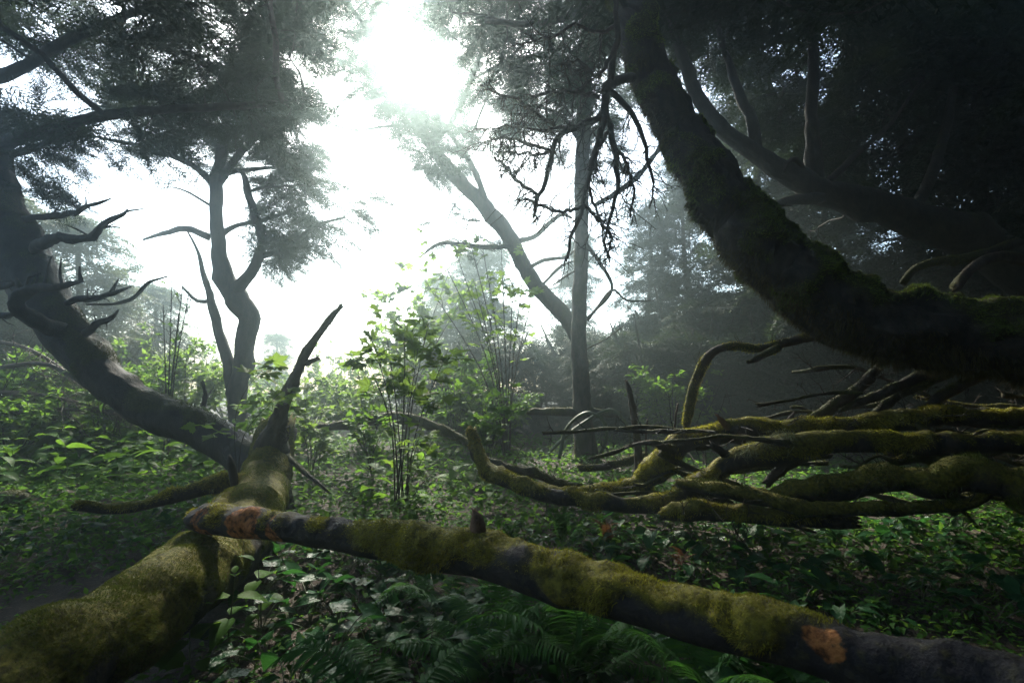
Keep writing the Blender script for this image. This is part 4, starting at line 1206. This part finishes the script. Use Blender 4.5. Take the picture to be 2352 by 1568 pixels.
def spots_px(poly, n, mind=0.1):
    """n ground spots inside a photo polygon (ground as seen), spread by real area, kept mind apart."""
    g = np.array([G(a, b)[:2] for a, b in poly])
    q = in_poly(g, n * 4)
    keep = []
    for p in q:
        if all((p[0] - k[0]) ** 2 + (p[1] - k[1]) ** 2 > mind * mind for k in keep):
            keep.append(p)
        if len(keep) >= n:
            break
    return keep


H = lambda *a, **k: (lambda: herb(*a, **k))
B = lambda *a, **k: (lambda: broad(*a, **k))
herbs = [H(1, 0.5, 5, 0.19), H(2, 0.42, 4, 0.21), H(3, 0.58, 6, 0.17), H(4, 0.36, 4, 0.18)]
sow(herbs, "leafy_herb", "herb", spots_px([(-150, 1040), (120, 1010), (520, 1020), (560, 1085), (480, 1110), (250, 1140), (-250, 1150)], 170, 0.12),
    ["upright green herb with paired leaves in the dense patch beneath the curved trunk"], "herbs in the patch beneath the curved trunk")
sow(herbs, "leafy_herb", "herb", spots_px([(660, 1010), (900, 985), (1060, 1020), (1090, 1100), (1150, 1190), (900, 1200), (680, 1180)], 62, 0.2),
    ["bright green herb with paired leaves around the stems of the young lobed shrub"], "herbs around the young lobed shrub", 0.6, 1.0)
small = [H(11, 0.2, 3, 0.10), H(12, 0.26, 4, 0.11), H(13, 0.16, 3, 0.09)]
for (x, y), sc, v in [((435, 1560), 1.35, 0), ((520, 1500), 1.3, 1), ((600, 1440), 1.25, 1), ((845, 1560), 1.0, 0), ((1930, 1400), 0.9, 0), ((2020, 1420), 0.9, 2), ((780, 1470), 0.8, 2), ((330, 1215), 1.0, 0)]:
    g = G(x, y)
    as_thing(small[v](), "leafy_herb", {(435, 1560): "tall pale herb standing against the dark flank of the mossy log", (520, 1500): "herb with wide crinkled leaves beside the tall pale one by the mossy log",
             (600, 1440): "broad topped herb third from the log flank under the rotting branch", (845, 1560): "pale seedling with toothed leaves above the flat fern frond", (1930, 1400): "grey green seedling with three leaves above the rotting branch",
             (2020, 1420): "grey green seedling just beyond the three leaved one", (780, 1470): "little herb with four rounded leaves in the open litter under the rotting branch", (330, 1215): "lone herb poking through in front of the thin mossy arm of the log"}[(x, y)],
             "herb", (g[0], g[1], g[2]), U(0, 6.28), sc, None)
gl = [B(21, 6, 0.08), B(22, 5, 0.09), B(23, 7, 0.07), B(24, 4, 0.10)]
sow(gl, "glossy_plant", "plant", spots_px([(480, 1568), (640, 1290), (760, 1260), (900, 1330), (1150, 1420), (1100, 1620), (600, 1680)], 60, 0.11),
    ["low plant with glossy heart shaped leaves on the ground under the rotting branch"], "glossy plants under the rotting branch")
sow(gl, "glossy_plant", "plant", spots_px([(1150, 1215), (1500, 1200), (2300, 1215), (2420, 1480), (1900, 1450), (1500, 1330), (1250, 1270)], 105, 0.13),
    ["low glossy heart leaved plant on the ground between the tangle and the rotting branch"], "glossy plants between the tangle and the rotting branch", 0.7, 1.2)
sow(gl, "glossy_plant", "plant", spots_px([(1100, 1500), (1500, 1450), (2000, 1560), (2300, 1640), (1800, 1750), (1100, 1700)], 45, 0.1),
    ["low glossy heart leaved plant in the gloom beneath the rotting branch and ferns"], "glossy plants beneath the branch and ferns")
sow(gl, "glossy_plant", "plant", spots_px([(0, 1220), (300, 1180), (470, 1190), (400, 1260), (200, 1330), (-100, 1300)], 26, 0.15),
    ["low dark plant with heart shaped leaves on the bare soil behind the mossy log"], "plants on the bare soil behind the log", 0.6, 1.0)


# ferns
def frond(L, seed, arch=0.55, leaf=0.085, n=30):
    """A sword-fern frond from the origin along x, arching up and over."""
    r = np.random.default_rng(seed)
    t = np.linspace(0, 1, 14)
    path = np.stack([L * (0.95 * t - 0.06 * t ** 2), 0.06 * L * np.sin(t * 2 + r.uniform(0, 6)) * t, L * (arch * 1.5 * t - arch * 1.35 * t ** 2)], -1)
    V, Q = tubes_batch(path[None], np.linspace(0.0038, 0.0012, 14)[None], 4)
    m = MB().add(V, Q=Q, tint=0.9)
    s = np.linspace(0.16, 0.99, n)
    pos = np.stack([np.interp(s, t, path[:, k]) for k in range(3)], -1)
    tg = nrm(np.stack([np.interp(s, t, np.gradient(path[:, k])) for k in range(3)], -1))
    side = nrm(np.cross(tg, [0, 0, 1.0]))
    prof = np.minimum(1, (s - 0.08) * 5) * (1 - ((s - 0.16) / 0.86) ** 2.2) + 0.10
    lt = ovate(4, 0.085, 0.4, 0.35, 0.3)
    for sg in (-1, 1):
        xd = side * sg + tg * 0.35 + np.array([0, 0, -0.12]) + r.normal(0, 0.09, (n, 3))
        V, Q = place(*lt, pos, xd, np.array([0, 0, 1.0]) + r.normal(0, 0.12, (n, 3)) + side * sg * 0.15, leaf * prof * r.uniform(0.85, 1.15, n) * (L / 0.6) ** 0.4)
        m.add(V, Q=Q, tint=np.repeat(np.clip(0.4 + r.normal(0, 0.15, n), 0, 1), 8))
    return m


FR = [frond(0.62, s, a, 0.095, 30) for s, a in ((1, 0.55), (2, 0.75), (3, 0.4), (4, 0.95), (5, 0.3))]
frond_mesh = {}


def fern(label, gx, gy, specs, mat="fern", zoff=0.0):
    x, y = gx, gy
    t = thing("sword_fern" if mat == "fern" else "dead_fern", label, "fern", (x, y, float(gz(x, y)) + zoff))
    for (v, az, el, sc) in specs:
        key = (v, mat)
        if key not in frond_mesh:
            o = FR[v].build("frond", M[mat], None)
            C.objects.unlink(o)
            frond_mesh[key] = o.data
            bpy.data.objects.remove(o)
        o = bpy.data.objects.new("frond", frond_mesh[key])
        C.objects.link(o)
        o.parent = t
        o.rotation_euler = (U(-0.25, 0.25), -el, az)
        o.scale = (sc, sc, sc)
    return t


def ring(n, el=(0.1, 0.7), sc=(0.7, 1.1), a0=0.0, a1=6.28):
    return [(int(RNG.integers(0, 5)), a0 + (a1 - a0) * (k + U(0, 0.7)) / n, U(*el), U(*sc)) for k in range(n)]


for lab, (px, py), sp in [
    ("big sword fern with glossy fronds fanning out under the middle of the rotting branch", (1330, 1600), ring(15, (0.15, 0.9), (0.75, 1.15))),
    ("sword fern with long upright fronds just beside the big fanning one under the branch", (1140, 1560), ring(11, (0.1, 0.8), (0.7, 1.1))),
    ("low sword fern with a flat frond reaching across the bottom edge", (900, 1720), ring(8, (0.05, 0.5), (0.8, 1.1), -0.5, 3.6)),
    ("sword fern in deep shade beneath the thick end of the rotting branch", (1640, 1640), ring(10, (0.1, 0.7), (0.7, 1.0))),
    ("young sword fern with a browning frond close to the mossy log flank", (1010, 1440), ring(7, (0.1, 0.5), (0.55, 0.85))),
    ("small bright sword fern in front of the dipping grey bough", (1290, 1262), ring(6, (0.6, 1.25), (0.45, 0.6))),
    ("small pale fern beside the bare wood stub of the rotting branch", (1175, 1255), ring(5, (0.6, 1.2), (0.3, 0.45))),
    ("sword fern hidden at the dark end below the rotting branch", (1900, 1700), ring(9, (0.1, 0.7), (0.7, 1.0))),
]:
    g = G(px, py)
    fern(lab, g[0], g[1], sp)
g = G(1400, 1262)
fern("rusty dead fern standing under the dipping grey bough", g[0], g[1], ring(5, (0.5, 1.2), (0.35, 0.55)), "fern_brown")
g = G(1560, 1330)
fern("little brown dead fern beyond the golden moss of the rotting branch", g[0], g[1], ring(4, (0.5, 1.1), (0.3, 0.45)), "fern_brown")

# ground cover and litter
n = 70000
xs, ys = [], []
gy = U(0, 1, n * 2) ** 1.6 * 10.5 + 0.75
gx = U(-1.15, 1.15, n * 2) * (gy + 0.6)
pp = np.stack([gx, gy, np.zeros_like(gx)], -1)
den = fbm(pp * 1.1, 60, 3) + 0.62
bare = np.exp(-(((gx + 1.9) / 0.9) ** 2 + ((gy - 2.9) / 0.75) ** 2)) * 1.3
ok = den - bare > U(-0.25, 0.3, n * 2)
gx, gy = gx[ok][:n], gy[ok][:n]
zz = gz(gx, gy)
n = len(gx)
h = U(0.01, 0.10, n) * np.clip(gy / 2.5, 0.5, 1.6)
xd = np.stack([U(-1, 1, n), U(-1, 1, n), U(-0.3, 0.3, n)], -1)
V, Q = place(*OV_LO, np.stack([gx, gy, zz + h], -1), xd, np.array([0, 0, 1.0]) + RNG.normal(0, 0.35, (n, 3)), U(0.018, 0.05, n) * np.clip(gy / 2.6, 0.75, 2.0))
gc = MB().add(V, Q=Q, tint=np.repeat(np.clip(0.4 + 0.4 * vnoise(np.stack([gx, gy, zz], -1) * 1.5, 5) + RNG.normal(0, 0.15, n), 0, 1), len(OV_LO[1]))).build("ground_cover", M["cover"])
gc["kind"] = "stuff"
n = 16000
gy = U(0, 1, n) ** 1.5 * 8 + 0.7
gx = U(-1.15, 1.15, n) * (gy + 0.6)
zz = gz(gx, gy)
p0 = np.stack([gx, gy, zz + U(0.0, 0.012, n)], -1)
d = np.stack([U(-1, 1, n), U(-1, 1, n), U(-0.12, 0.2, n)], -1)
L = U(0.02, 0.09, n)[:, None]
w = nrm(np.cross(d, [0, 0, 1.0])) * (U(0.001, 0.006, n)[:, None])
W = np.stack([p0 - w, p0 + w, p0 + nrm(d) * L], 1).reshape(-1, 3)
lt_ = MB().add(W, np.arange(3 * n).reshape(-1, 3), tint=U(0, 1, n)).build("leaf_litter", M["litter"], None, smooth=False)
lt_["kind"] = "stuff"


# ------------------------------------------------------------------ shrubs
def shrub(name, label, base, stems, leaf, n_leaf, tmpl, mat, spread, stem_mat, group=None, rs=0.006, t0=0.45):
    """Several thin stems (each a list of 3-D points) with leaves on stalks around their upper parts."""
    t = thing(name, label, "shrub", base, group)
    K = 10
    pa = np.array([smooth_path(np.array(s_), K) for s_ in stems])
    V, Q = tubes_batch(pa, np.full((len(pa), 1), rs) * np.linspace(1, 0.35, K)[None], 5)
    sm = MB().add(V, Q=Q, tint=0.3)
    q, r_ = sub_twigs(pa, 6, spread * 1.2, rs * 0.45, (0, 0, 0.25), 5, 0.8, t0)
    V, Q = tubes_batch(q, r_, 4)
    sm.add(V, Q=Q, tint=0.3)
    sm.build("stem", stem_mat, t)
    k = RNG.integers(0, len(q), n_leaf)
    f = U(0.25, 1.0, n_leaf)
    i = np.clip((f * 4).astype(int), 0, 3)
    fr = (f * 4 - i)[:, None]
    p = q[k, i] * (1 - fr) + q[k, i + 1] * fr
    out = nrm(q[k, -1] - q[k, 0]) + RNG.normal(0, 0.6, (n_leaf, 3)) + np.array([0, 0, -0.1])
    p = p + nrm(out) * leaf * U(0.1, 0.7, (n_leaf, 1))
    V, Q = place(*tmpl, p, out * np.array([1, 1, 0.45]), np.array([0, 0, 1.0]) + RNG.normal(0, 0.35, (n_leaf, 3)), leaf * U(0.55, 1.2, n_leaf))
    MB().add(V, **{"Q" if tmpl[1].shape[1] == 4 else "T": Q}, tint=np.repeat(U(0.05, 1, n_leaf), len(tmpl[1]))).build("leaves", M[mat], t)
    return t


def stems_to(base, targets, d0, jit=0.1, mid=0.5):
    out = []
    b = np.array(base)
    for (px, py, d) in targets:
        e = P(px, py, d)
        m_ = b * (1 - mid) + e * mid + RNG.normal(0, 0.04, 3)
        m_[:2] = b[:2] + (e[:2] - b[:2]) * mid * 0.6
        out.append([b + np.append(RNG.normal(0, 0.03, 2), 0), m_, e])
    return out


g = G(922, 1178)
shrub("lobed_shrub", "young shrub with bright yellow green lobed leaves on bare dark stems in the clearing", g,
      stems_to(g, [(840, 735, 4.9), (880, 720, 5.1), (930, 745, 4.8), (985, 740, 5.0), (830, 800, 4.8), (960, 800, 4.6), (1030, 800, 4.7)], 4.7), 0.16, 190, LOB5, "maple", 0.18, M["twig"], rs=0.008, t0=0.55)
g = G(930, 1172)
shrub("lobed_shrub", "low leafy shoot with lobed leaves among the stems of the bright shrub", g,
      stems_to(g, [(985, 930, 4.5), (1000, 1000, 4.4), (960, 1010, 4.4), (900, 960, 4.6), (1040, 1040, 4.4)], 4.6), 0.12, 46, LOB3, "maple", 0.12, M["twig"], rs=0.005, t0=0.4)
g = P(545, 1110, 4.0)
shrub("lobed_shrub", "slender shoot with a tassel of big lobed leaves in front of the broken snag", g,
      [[g, P(540, 960, 4.05), P(575, 880, 4.1), P(615, 840, 4.1)], [g, P(560, 1000, 4.1), P(620, 925, 4.2), P(650, 895, 4.2)]], 0.16, 22, LOB5, "maple", 0.10, M["twig"], rs=0.004, t0=0.75)
g = P(545, 1110, 4.15)
shrub("lobed_shrub", "thin sprig of small lobed leaves against the foot of the curved trunk", g,
      [[g, P(500, 1020, 4.2), P(465, 960, 4.3)], [g, P(520, 1000, 4.3), P(490, 990, 4.2)]], 0.10, 12, LOB3, "maple", 0.06, M["twig"], rs=0.003, t0=0.5)
for lab, (bx, by, bd), tg, lf, nl, tm in [
    ("spreading low shrub of toothed leaves before the dark thicket", (1120, 1010, 6.6), [(1050, 880, 6.6), (1100, 870, 6.8), (1150, 880, 6.9), (1190, 860, 7), (1080, 940, 6.4), (1160, 930, 6.6), (1210, 900, 6.8), (1020, 920, 6.5)], 0.12, 260, LOB3),
    ("leafy shrub behind the broken snag at the sunny edge of the herbs", (720, 1010, 6.4), [(660, 930, 6.3), (700, 915, 6.4), (745, 925, 6.6), (790, 935, 6.7), (640, 960, 6.1), (760, 960, 6.3), (700, 960, 6.0)], 0.12, 230, LOB3),
    ("shrub of drooping leaves between the hump of log and the bright shrub", (850, 1020, 6.2), [(800, 900, 6.2), (850, 890, 6.4), (880, 910, 6.2), (830, 950, 6.0), (900, 950, 6.0)], 0.11, 150, LOB3),
    ("leafy shoot at the trunk end of the herbs behind the curved trunk", (600, 985, 6.9), [(560, 925, 6.8), (600, 915, 7), (640, 920, 7), (580, 945, 6.8)], 0.12, 110, LOB3),
]:
    b_ = P(bx, by, bd)
    b_[2] = gz(b_[0], b_[1])
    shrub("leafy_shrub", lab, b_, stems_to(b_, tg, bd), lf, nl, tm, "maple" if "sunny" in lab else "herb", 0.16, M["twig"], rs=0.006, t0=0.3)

# taller cane thickets, paler with the mist
canes = [
    ("tall fan of bare canes with sparse lobed leaves in front of the leaning tree", (1165, 1000, 8.4), [(990, 540, 8.6), (1060, 480, 8.6), (1040, 560, 8.2), (1100, 520, 8.8), (1150, 540, 8.6), (1210, 560, 8.6), (1180, 620, 8), (960, 620, 8.8), (1090, 650, 8), (1230, 650, 8.4)], 0.17, 180, "maple"),
    ("misty yellow green bush with lobed leaves beyond the bright young shrub", (930, 960, 10.5), [(880, 640, 10), (930, 610, 10.4), (980, 640, 10.6), (1040, 600, 10.8), (1090, 640, 10.8), (900, 700, 10), (980, 700, 10), (1060, 690, 10.4), (840, 690, 10)], 0.2, 520, "maple"),
    ("clump of bare upright stems rising behind the curved trunk", (385, 960, 7.4), [(395, 640, 7.4), (420, 650, 7.6), (440, 640, 7.6), (375, 700, 7.3), (410, 720, 7.4)], 0.09, 30, "herb"),
]
for lab, (bx, by, bd), tg, lf, nl, mt in canes:
    b_ = P(bx, by, bd)
    b_[2] = gz(b_[0], b_[1])
    shrub("cane_shrub", lab, b_, stems_to(b_, tg, bd, mid=0.45), lf, nl, LOB5, mt, 0.35, M["bark_brown"], rs=0.015, t0=0.5)

bushes = []


def bush(label, px, d, h, wdt, n_leaf, leaf, mat, group, tm=OV_LO):
    b_ = P(px, 900, d)
    b_[2] = gz(b_[0], b_[1])
    st = [[b_, b_ + np.array([wdt * 0.4 * math.cos(a), wdt * 0.4 * math.sin(a), h * 0.5]), b_ + np.array([wdt * rr * math.cos(a), wdt * rr * math.sin(a), h * U(0.55, 1.0)])] for a, rr in zip(U(0, 6.28, 16), U(0.2, 1, 16))]
    return shrub("bush", label, b_, st, leaf, n_leaf, tm, mat, h * 0.22, M["twig"], group, 0.012, 0.2)


for k, (lab, px, d, h, w_, nl, lf, mt) in enumerate([
    ("sunlit bush of pale leaves at the end of the clearing below the white glow", 700, 12, 1.7, 1.3, 2600, 0.11, "maple"),
    ("low pale bush beside the foot of the forked tree", 610, 11, 1.2, 1.0, 1800, 0.10, "maple"),
    ("round misty bush at the far end of the clearing", 800, 14, 2.2, 1.6, 2600, 0.13, "maple"),
    ("yellow green bush behind the curved trunk", 430, 10, 2.2, 1.3, 2600, 0.12, "maple"),
    ("bush of larger yellow leaves between the curved trunk and the forked tree", 330, 9.5, 2.1, 1.2, 2400, 0.12, "maple"),
    ("dark leafy bush in the gloom under the curl of the curved trunk", 120, 8.5, 1.9, 1.3, 2600, 0.11, "herb"),
    ("dense dark bush at the shaded edge beside the curved trunk", -60, 8, 2.2, 1.3, 2400, 0.11, "herb"),
    ("dim bush of small leaves in front of the dark thicket beyond the slim tree", 1560, 9, 1.5, 1.2, 2200, 0.10, "herb"),
    ("faint tall bush dissolving in the mist far beyond the bright shrub", 930, 16, 3.0, 1.8, 2600, 0.15, "maple"),
    ("faint bush dissolving in the mist far behind the forked tree", 520, 16, 2.4, 2.0, 2600, 0.15, "maple"),
    ("leafy bush filling the gap right behind the bright young shrub", 840, 9, 1.6, 1.2, 2200, 0.11, "maple"),
    ("bush of soft leaves at the foot of the leaning tree", 1040, 9.8, 1.8, 1.2, 2200, 0.11, "herb"),
    ("low leafy bush behind the broken snag", 690, 8.6, 1.1, 1.1, 1800, 0.10, "maple"),
    ("leafy bush right behind the middle of the curved trunk", 250, 7.8, 1.5, 1.2, 2200, 0.10, "herb"),
    ("dark bush low at the edge beyond the herbs", 30, 7.2, 1.2, 1.1, 2000, 0.10, "herb"),
    ("low dark bush behind the fan of canes", 1130, 9.6, 1.3, 1.2, 2200, 0.10, "herb"),
]):
    bush(lab, px, d, h, w_, nl, lf, mt, None)


# ------------------------------------------------------------------ surrounding spruces
def spruce(label, loc, h, r, n, mat, seed, group=None, skirt=0.4, lo=True, rt=0.16):
    """A whole spruce: trunk, boughs drooping all round it."""
    loc = np.array(loc, float)
    t = thing("spruce_tree", label, "tree", loc, group)
    z = np.linspace(0, h, 8)
    path = loc + np.stack([0.25 * np.sin(z * 0.5 + seed), 0.2 * np.cos(z * 0.6 + seed) - 0.2 * math.cos(seed), z], -1)
    V, T, Q, N, ms = tube(path, np.linspace(rt, 0.03, 8), 12, 0.2, 0.12, 4, 0.05, seed, (0.2, 0.2, 3, 0.01), True, 0.2)
    MB().add(V, T, Q, moss=ms).build("trunk", M["bark"], t)
    zz = loc[2] + skirt + (h - skirt) * U(0, 1, n) ** 1.1
    f = (zz - loc[2]) / h
    a = U(0, 6.28, n)
    rr = r * (1.05 - 0.8 * f) * U(0.35, 1.0, n)
    cx = np.interp(zz, path[:, 2], path[:, 0])
    cy = np.interp(zz, path[:, 2], path[:, 1])
    pts_ = np.stack([cx + rr * np.cos(a), cy + rr * np.sin(a), zz], -1)
    canopy(t, smooth_path(path, 40), [("pts", pts_, r * 0.62)], mat, M["twig"], lo=lo, dir_out=0.8)
    return t


GR = "dark spruces closing the forest on the shaded side"


def thicket(label, px, d, n, mat, seed, w_=1.3, h=2.6, group=None):
    b_ = P(px, 900, d)
    b_[2] = gz(b_[0], b_[1])
    t = thing("thicket_spruce", label, "tree", b_, group)
    sk = []
    m = MB()
    for k in range(5):
        a = U(0, 6.28)
        p_ = np.array([b_ + np.array([0.1 * k, 0, -0.1]), b_ + np.array([0.4 * math.cos(a), 0.4 * math.sin(a), h * 0.5]), b_ + np.array([w_ * 0.7 * math.cos(a), w_ * 0.7 * math.sin(a), h * U(0.8, 1.05)])])
        V, T, Q, N, ms = tube(p_, [0.06, 0.045, 0.02], 8, 0.1, 0.15, 6, 0, seed + k, (0.2, 0.2, 4, 0.008), True, 0.5)
        m.add(V, T, Q, moss=ms)
        sk.append(smooth_path(p_, 14))
    m.build("trunk", M["bark"], t)
    v = nrm(RNG.normal(size=(n, 3))) * (U(0.35, 1, (n, 1)) ** 0.5)
    pts_ = b_ + np.array([0, 0, h * 0.5]) + v * np.array([w_, w_, h * 0.52])
    canopy(t, np.concatenate(sk), [("pts", pts_, 0.8)], mat, M["twig"], lo=True, dir_out=0.55)
    return t


GT = "low thicket spruces between the slim tree and the huge trunk"
LT = "low dark twiggy spruce of the thicket between the slim tree and the huge trunk"
k1 = thicket(LT, 1500, 10.5, 130, M["needle"], 431, group=GT)
k2 = thicket(LT, 1760, 9.8, 130, M["needle"], 432, group=GT)
for k, (px, d, sc) in enumerate([(1400, 12, 1.0), (1620, 11, 1.1), (1900, 9.6, 1.1), (2050, 9, 1.0), (2230, 8.4, 1.0), (1330, 13.5, 1.1), (1240, 13, 0.85), (1700, 12, 1.5), (1850, 12, 1.6), (2000, 11.5, 1.6), (2420, 8, 1.2), (1560, 12.5, 1.35)]):
    x, y, _ = P(px, 900, d)
    dup((k1, k2)[k % 2], (x, y, gz(x, y)), U(0, 6.28), sc)
for k, (px, d, sc, lab) in enumerate([
    (-100, 9.5, 0.95, "low twiggy spruce at the very edge behind the curved trunk"),
    (60, 11, 1.0, "low twiggy spruce behind the dark bush under the curved trunk"),
    (250, 11.5, 0.95, "low twiggy spruce behind the bush of larger yellow leaves"),
    (1130, 12, 0.95, "low twiggy spruce behind the fan of bare canes"),
    (1010, 13, 0.85, "low twiggy spruce behind the misty yellow green bush"),
]):
    x, y, _ = P(px, 900, d)
    o = dup((k1, k2)[k % 2], (x, y, gz(x, y)), U(0, 6.28), sc, lab)
    del o["group"]
s1 = spruce("one of the dark spruces crowded beyond the huge trunk and the tangle", (*P(1720, 900, 10.5)[:2], 0), 8.5, 2.0, 230, M["needle"], 401, GR, 0.2)
s2 = spruce("one of the dark spruces crowded beyond the huge trunk and the tangle", (*P(2050, 900, 8.8)[:2], 0), 9.5, 2.0, 230, M["needle"], 402, GR, 0.3)
GL = "grey misty spruces around the glow"
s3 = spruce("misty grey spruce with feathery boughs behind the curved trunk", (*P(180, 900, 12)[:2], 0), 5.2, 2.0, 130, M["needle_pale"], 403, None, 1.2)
for k, (px, d, sc) in enumerate([(1480, 13, 0.7), (1600, 12.5, 0.75), (1880, 11.5, 0.9), (2250, 9.5, 1.0), (2420, 7.5, 1.0), (1950, 14.5, 1.0), (2500, 10.5, 1.1), (1330, 15, 0.6)]):
    x, y, _ = P(px, 900, d)
    dup((s1, s2)[k % 2], (x, y, 0), U(0, 6.28), sc)
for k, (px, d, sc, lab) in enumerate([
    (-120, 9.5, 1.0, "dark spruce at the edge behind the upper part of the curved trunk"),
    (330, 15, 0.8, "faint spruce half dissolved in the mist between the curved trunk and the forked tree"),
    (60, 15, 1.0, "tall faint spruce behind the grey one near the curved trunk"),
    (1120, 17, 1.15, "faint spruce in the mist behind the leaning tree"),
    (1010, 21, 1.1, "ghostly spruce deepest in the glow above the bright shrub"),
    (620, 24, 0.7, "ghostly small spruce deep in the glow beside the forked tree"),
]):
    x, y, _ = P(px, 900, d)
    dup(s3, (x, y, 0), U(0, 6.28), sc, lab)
# unseen spruces added around and behind the camera to darken the foreground
GB = "unseen spruces added around the camera for shade"
for k, (x, y, sc) in enumerate([(4.5, -1.5, 1.1), (2.0, -4.0, 1.1), (-2.5, -4.0, 1.1), (6.5, 1.5, 1.2), (0, -6.5, 1.3), (5.5, -5.0, 1.3), (-6.0, -5.0, 1.3), (8, 4, 1.3), (-8.0, 2.5, 1.2), (2.6, -1.6, 1.0), (-0.5, -3.2, 1.1), (4.6, 0.4, 1.0)]):
    o = dup((s2, s1)[k % 2], (x, y, 0), U(0, 6.28), sc, "unseen dark spruce added around the camera to keep skylight off")
    o["group"] = GB

# dead brushwood under the curved trunk
for k, (lab, pxs) in enumerate([
    ("long dead branch with bare twigs lying behind the herbs under the curved trunk", [(-40, 850, 5, 7.2), (100, 835, 5, 7), (190, 880, 5, 6.8), (270, 920, 4, 6.6), (330, 950, 2, 6.5)]),
    ("dead brush branch lying lowest behind the herbs", [(-40, 950, 5, 7.4), (120, 940, 5, 7.4), (260, 945, 4, 7.4), (380, 960, 2, 7.4)]),
    ("dead brush branch crossing the gap below the curved trunk", [(-40, 900, 5, 7.8), (80, 905, 5, 7.6), (200, 930, 4, 7.4), (330, 975, 2, 7.2)]),
    ("dead brush branch sloping down toward the curved trunk", [(-40, 780, 5, 7.6), (60, 800, 5, 7.5), (160, 860, 4, 7.4), (240, 930, 2, 7.2)]),
]):
    pts = np.array([P(a, b, d) for a, b, r, d in pxs])
    t = thing("dead_branch", lab, "branch", pts[1])
    pa, ra = smooth_path(pts, 14, np.array([PX(r, d) for a, b, r, d in pxs]))
    q1, r1 = sub_twigs(pa[None], 26, 0.7, 0.008, (0.3, 0, 0.05), 6, 0.8)
    q2, r2 = sub_twigs(q1, 6, 0.3, 0.004, (0.2, 0, -0.05), 5, 0.8)
    m = MB()
    for p_, r_, sg in ((pa[None], ra[None], 6), (q1, r1, 4), (q2, r2, 3)):
        V, Q = tubes_batch(p_, r_, sg)
        m.add(V, Q=Q)
    m.build("twigs", M["bark_brown"], t)

# ------------------------------------------------------------------ mist, sun, sky, camera


def haze():
    x, y0, y1, z0, z1 = 62, -9, 61, -1.2, 13.5
    V = np.array([[sx * x, y, z] for z in (z0, z1) for y in (y0, y1) for sx in (-1, 1)], float)
    Q = [[0, 2, 3, 1], [4, 5, 7, 6], [0, 1, 5, 4], [2, 6, 7, 3], [0, 4, 6, 2], [1, 3, 7, 5]]
    m, nt, out = new_mat("mist")
    v = nt.nodes.new("ShaderNodeVolumePrincipled")
    v.inputs["Color"].default_value = (0.70, 0.91, 0.92, 1)
    v.inputs["Density"].default_value = 0.018
    v.inputs["Anisotropy"].default_value = 0.85
    nt.links.new(v.outputs[0], out.inputs["Volume"])
    o = MB().add(V, Q=Q).build("haze", m, None, smooth=False)
    o["kind"] = "stuff"


haze()
sl = bpy.data.lights.new("sun", "SUN")
sl.energy, sl.angle, sl.color = 3.8, math.radians(6), (1.0, 0.93, 0.80)
so = bpy.data.objects.new("sun", sl)
C.objects.link(so)
from mathutils import Vector
to_sun = Vector((math.sin(SUN_AZ) * math.cos(SUN_EL), math.cos(SUN_AZ) * math.cos(SUN_EL), math.sin(SUN_EL)))
so.rotation_euler = to_sun.to_track_quat("Z", "Y").to_euler()
so.location = to_sun * 40

w = bpy.data.worlds.new("World")
bpy.context.scene.world = w
w.use_nodes = True
nt = w.node_tree
nt.nodes.clear()
sky = nt.nodes.new("ShaderNodeTexSky")
sky.sky_type = "NISHITA"
sky.sun_disc = False
sky.sun_elevation = SUN_EL
sky.sun_rotation = SUN_AZ
sky.air_density = 1.0
sky.dust_density = 1.5
sky.ozone_density = 1.2
bg = nt.nodes.new("ShaderNodeBackground")
bg.inputs["Strength"].default_value = 0.12
wo = nt.nodes.new("ShaderNodeOutputWorld")
nt.links.new(sky.outputs[0], bg.inputs["Color"])
nt.links.new(bg.outputs[0], wo.inputs["Surface"])

cam = bpy.data.cameras.new("camera")
cam.lens, cam.sensor_width = 18.0, 36.0
cam.clip_end, cam.clip_start = 600, 0.05
cam.dof.use_dof = True
cam.dof.focus_distance = 4.6
cam.dof.aperture_fstop = 4.5
co = bpy.data.objects.new("camera", cam)
co.location = (0, 0, CAM_H)
co.rotation_euler = (math.pi / 2 + PITCH, 0, 0)
C.objects.link(co)
sc = bpy.context.scene
sc.camera = co
sc.view_settings.view_transform = "Standard"
sc.view_settings.look = "None"
sc.view_settings.gamma = 1
sc.view_settings.exposure = 2.25
cy = sc.cycles
cy.use_denoising = True
cy.denoising_prefilter = "NONE"
cy.max_bounces = 4
cy.diffuse_bounces = 2
cy.glossy_bounces = 2
cy.transmission_bounces = 2
cy.volume_bounces = 0
cy.caustics_reflective = cy.caustics_refractive = False
cy.sample_clamp_indirect = 6
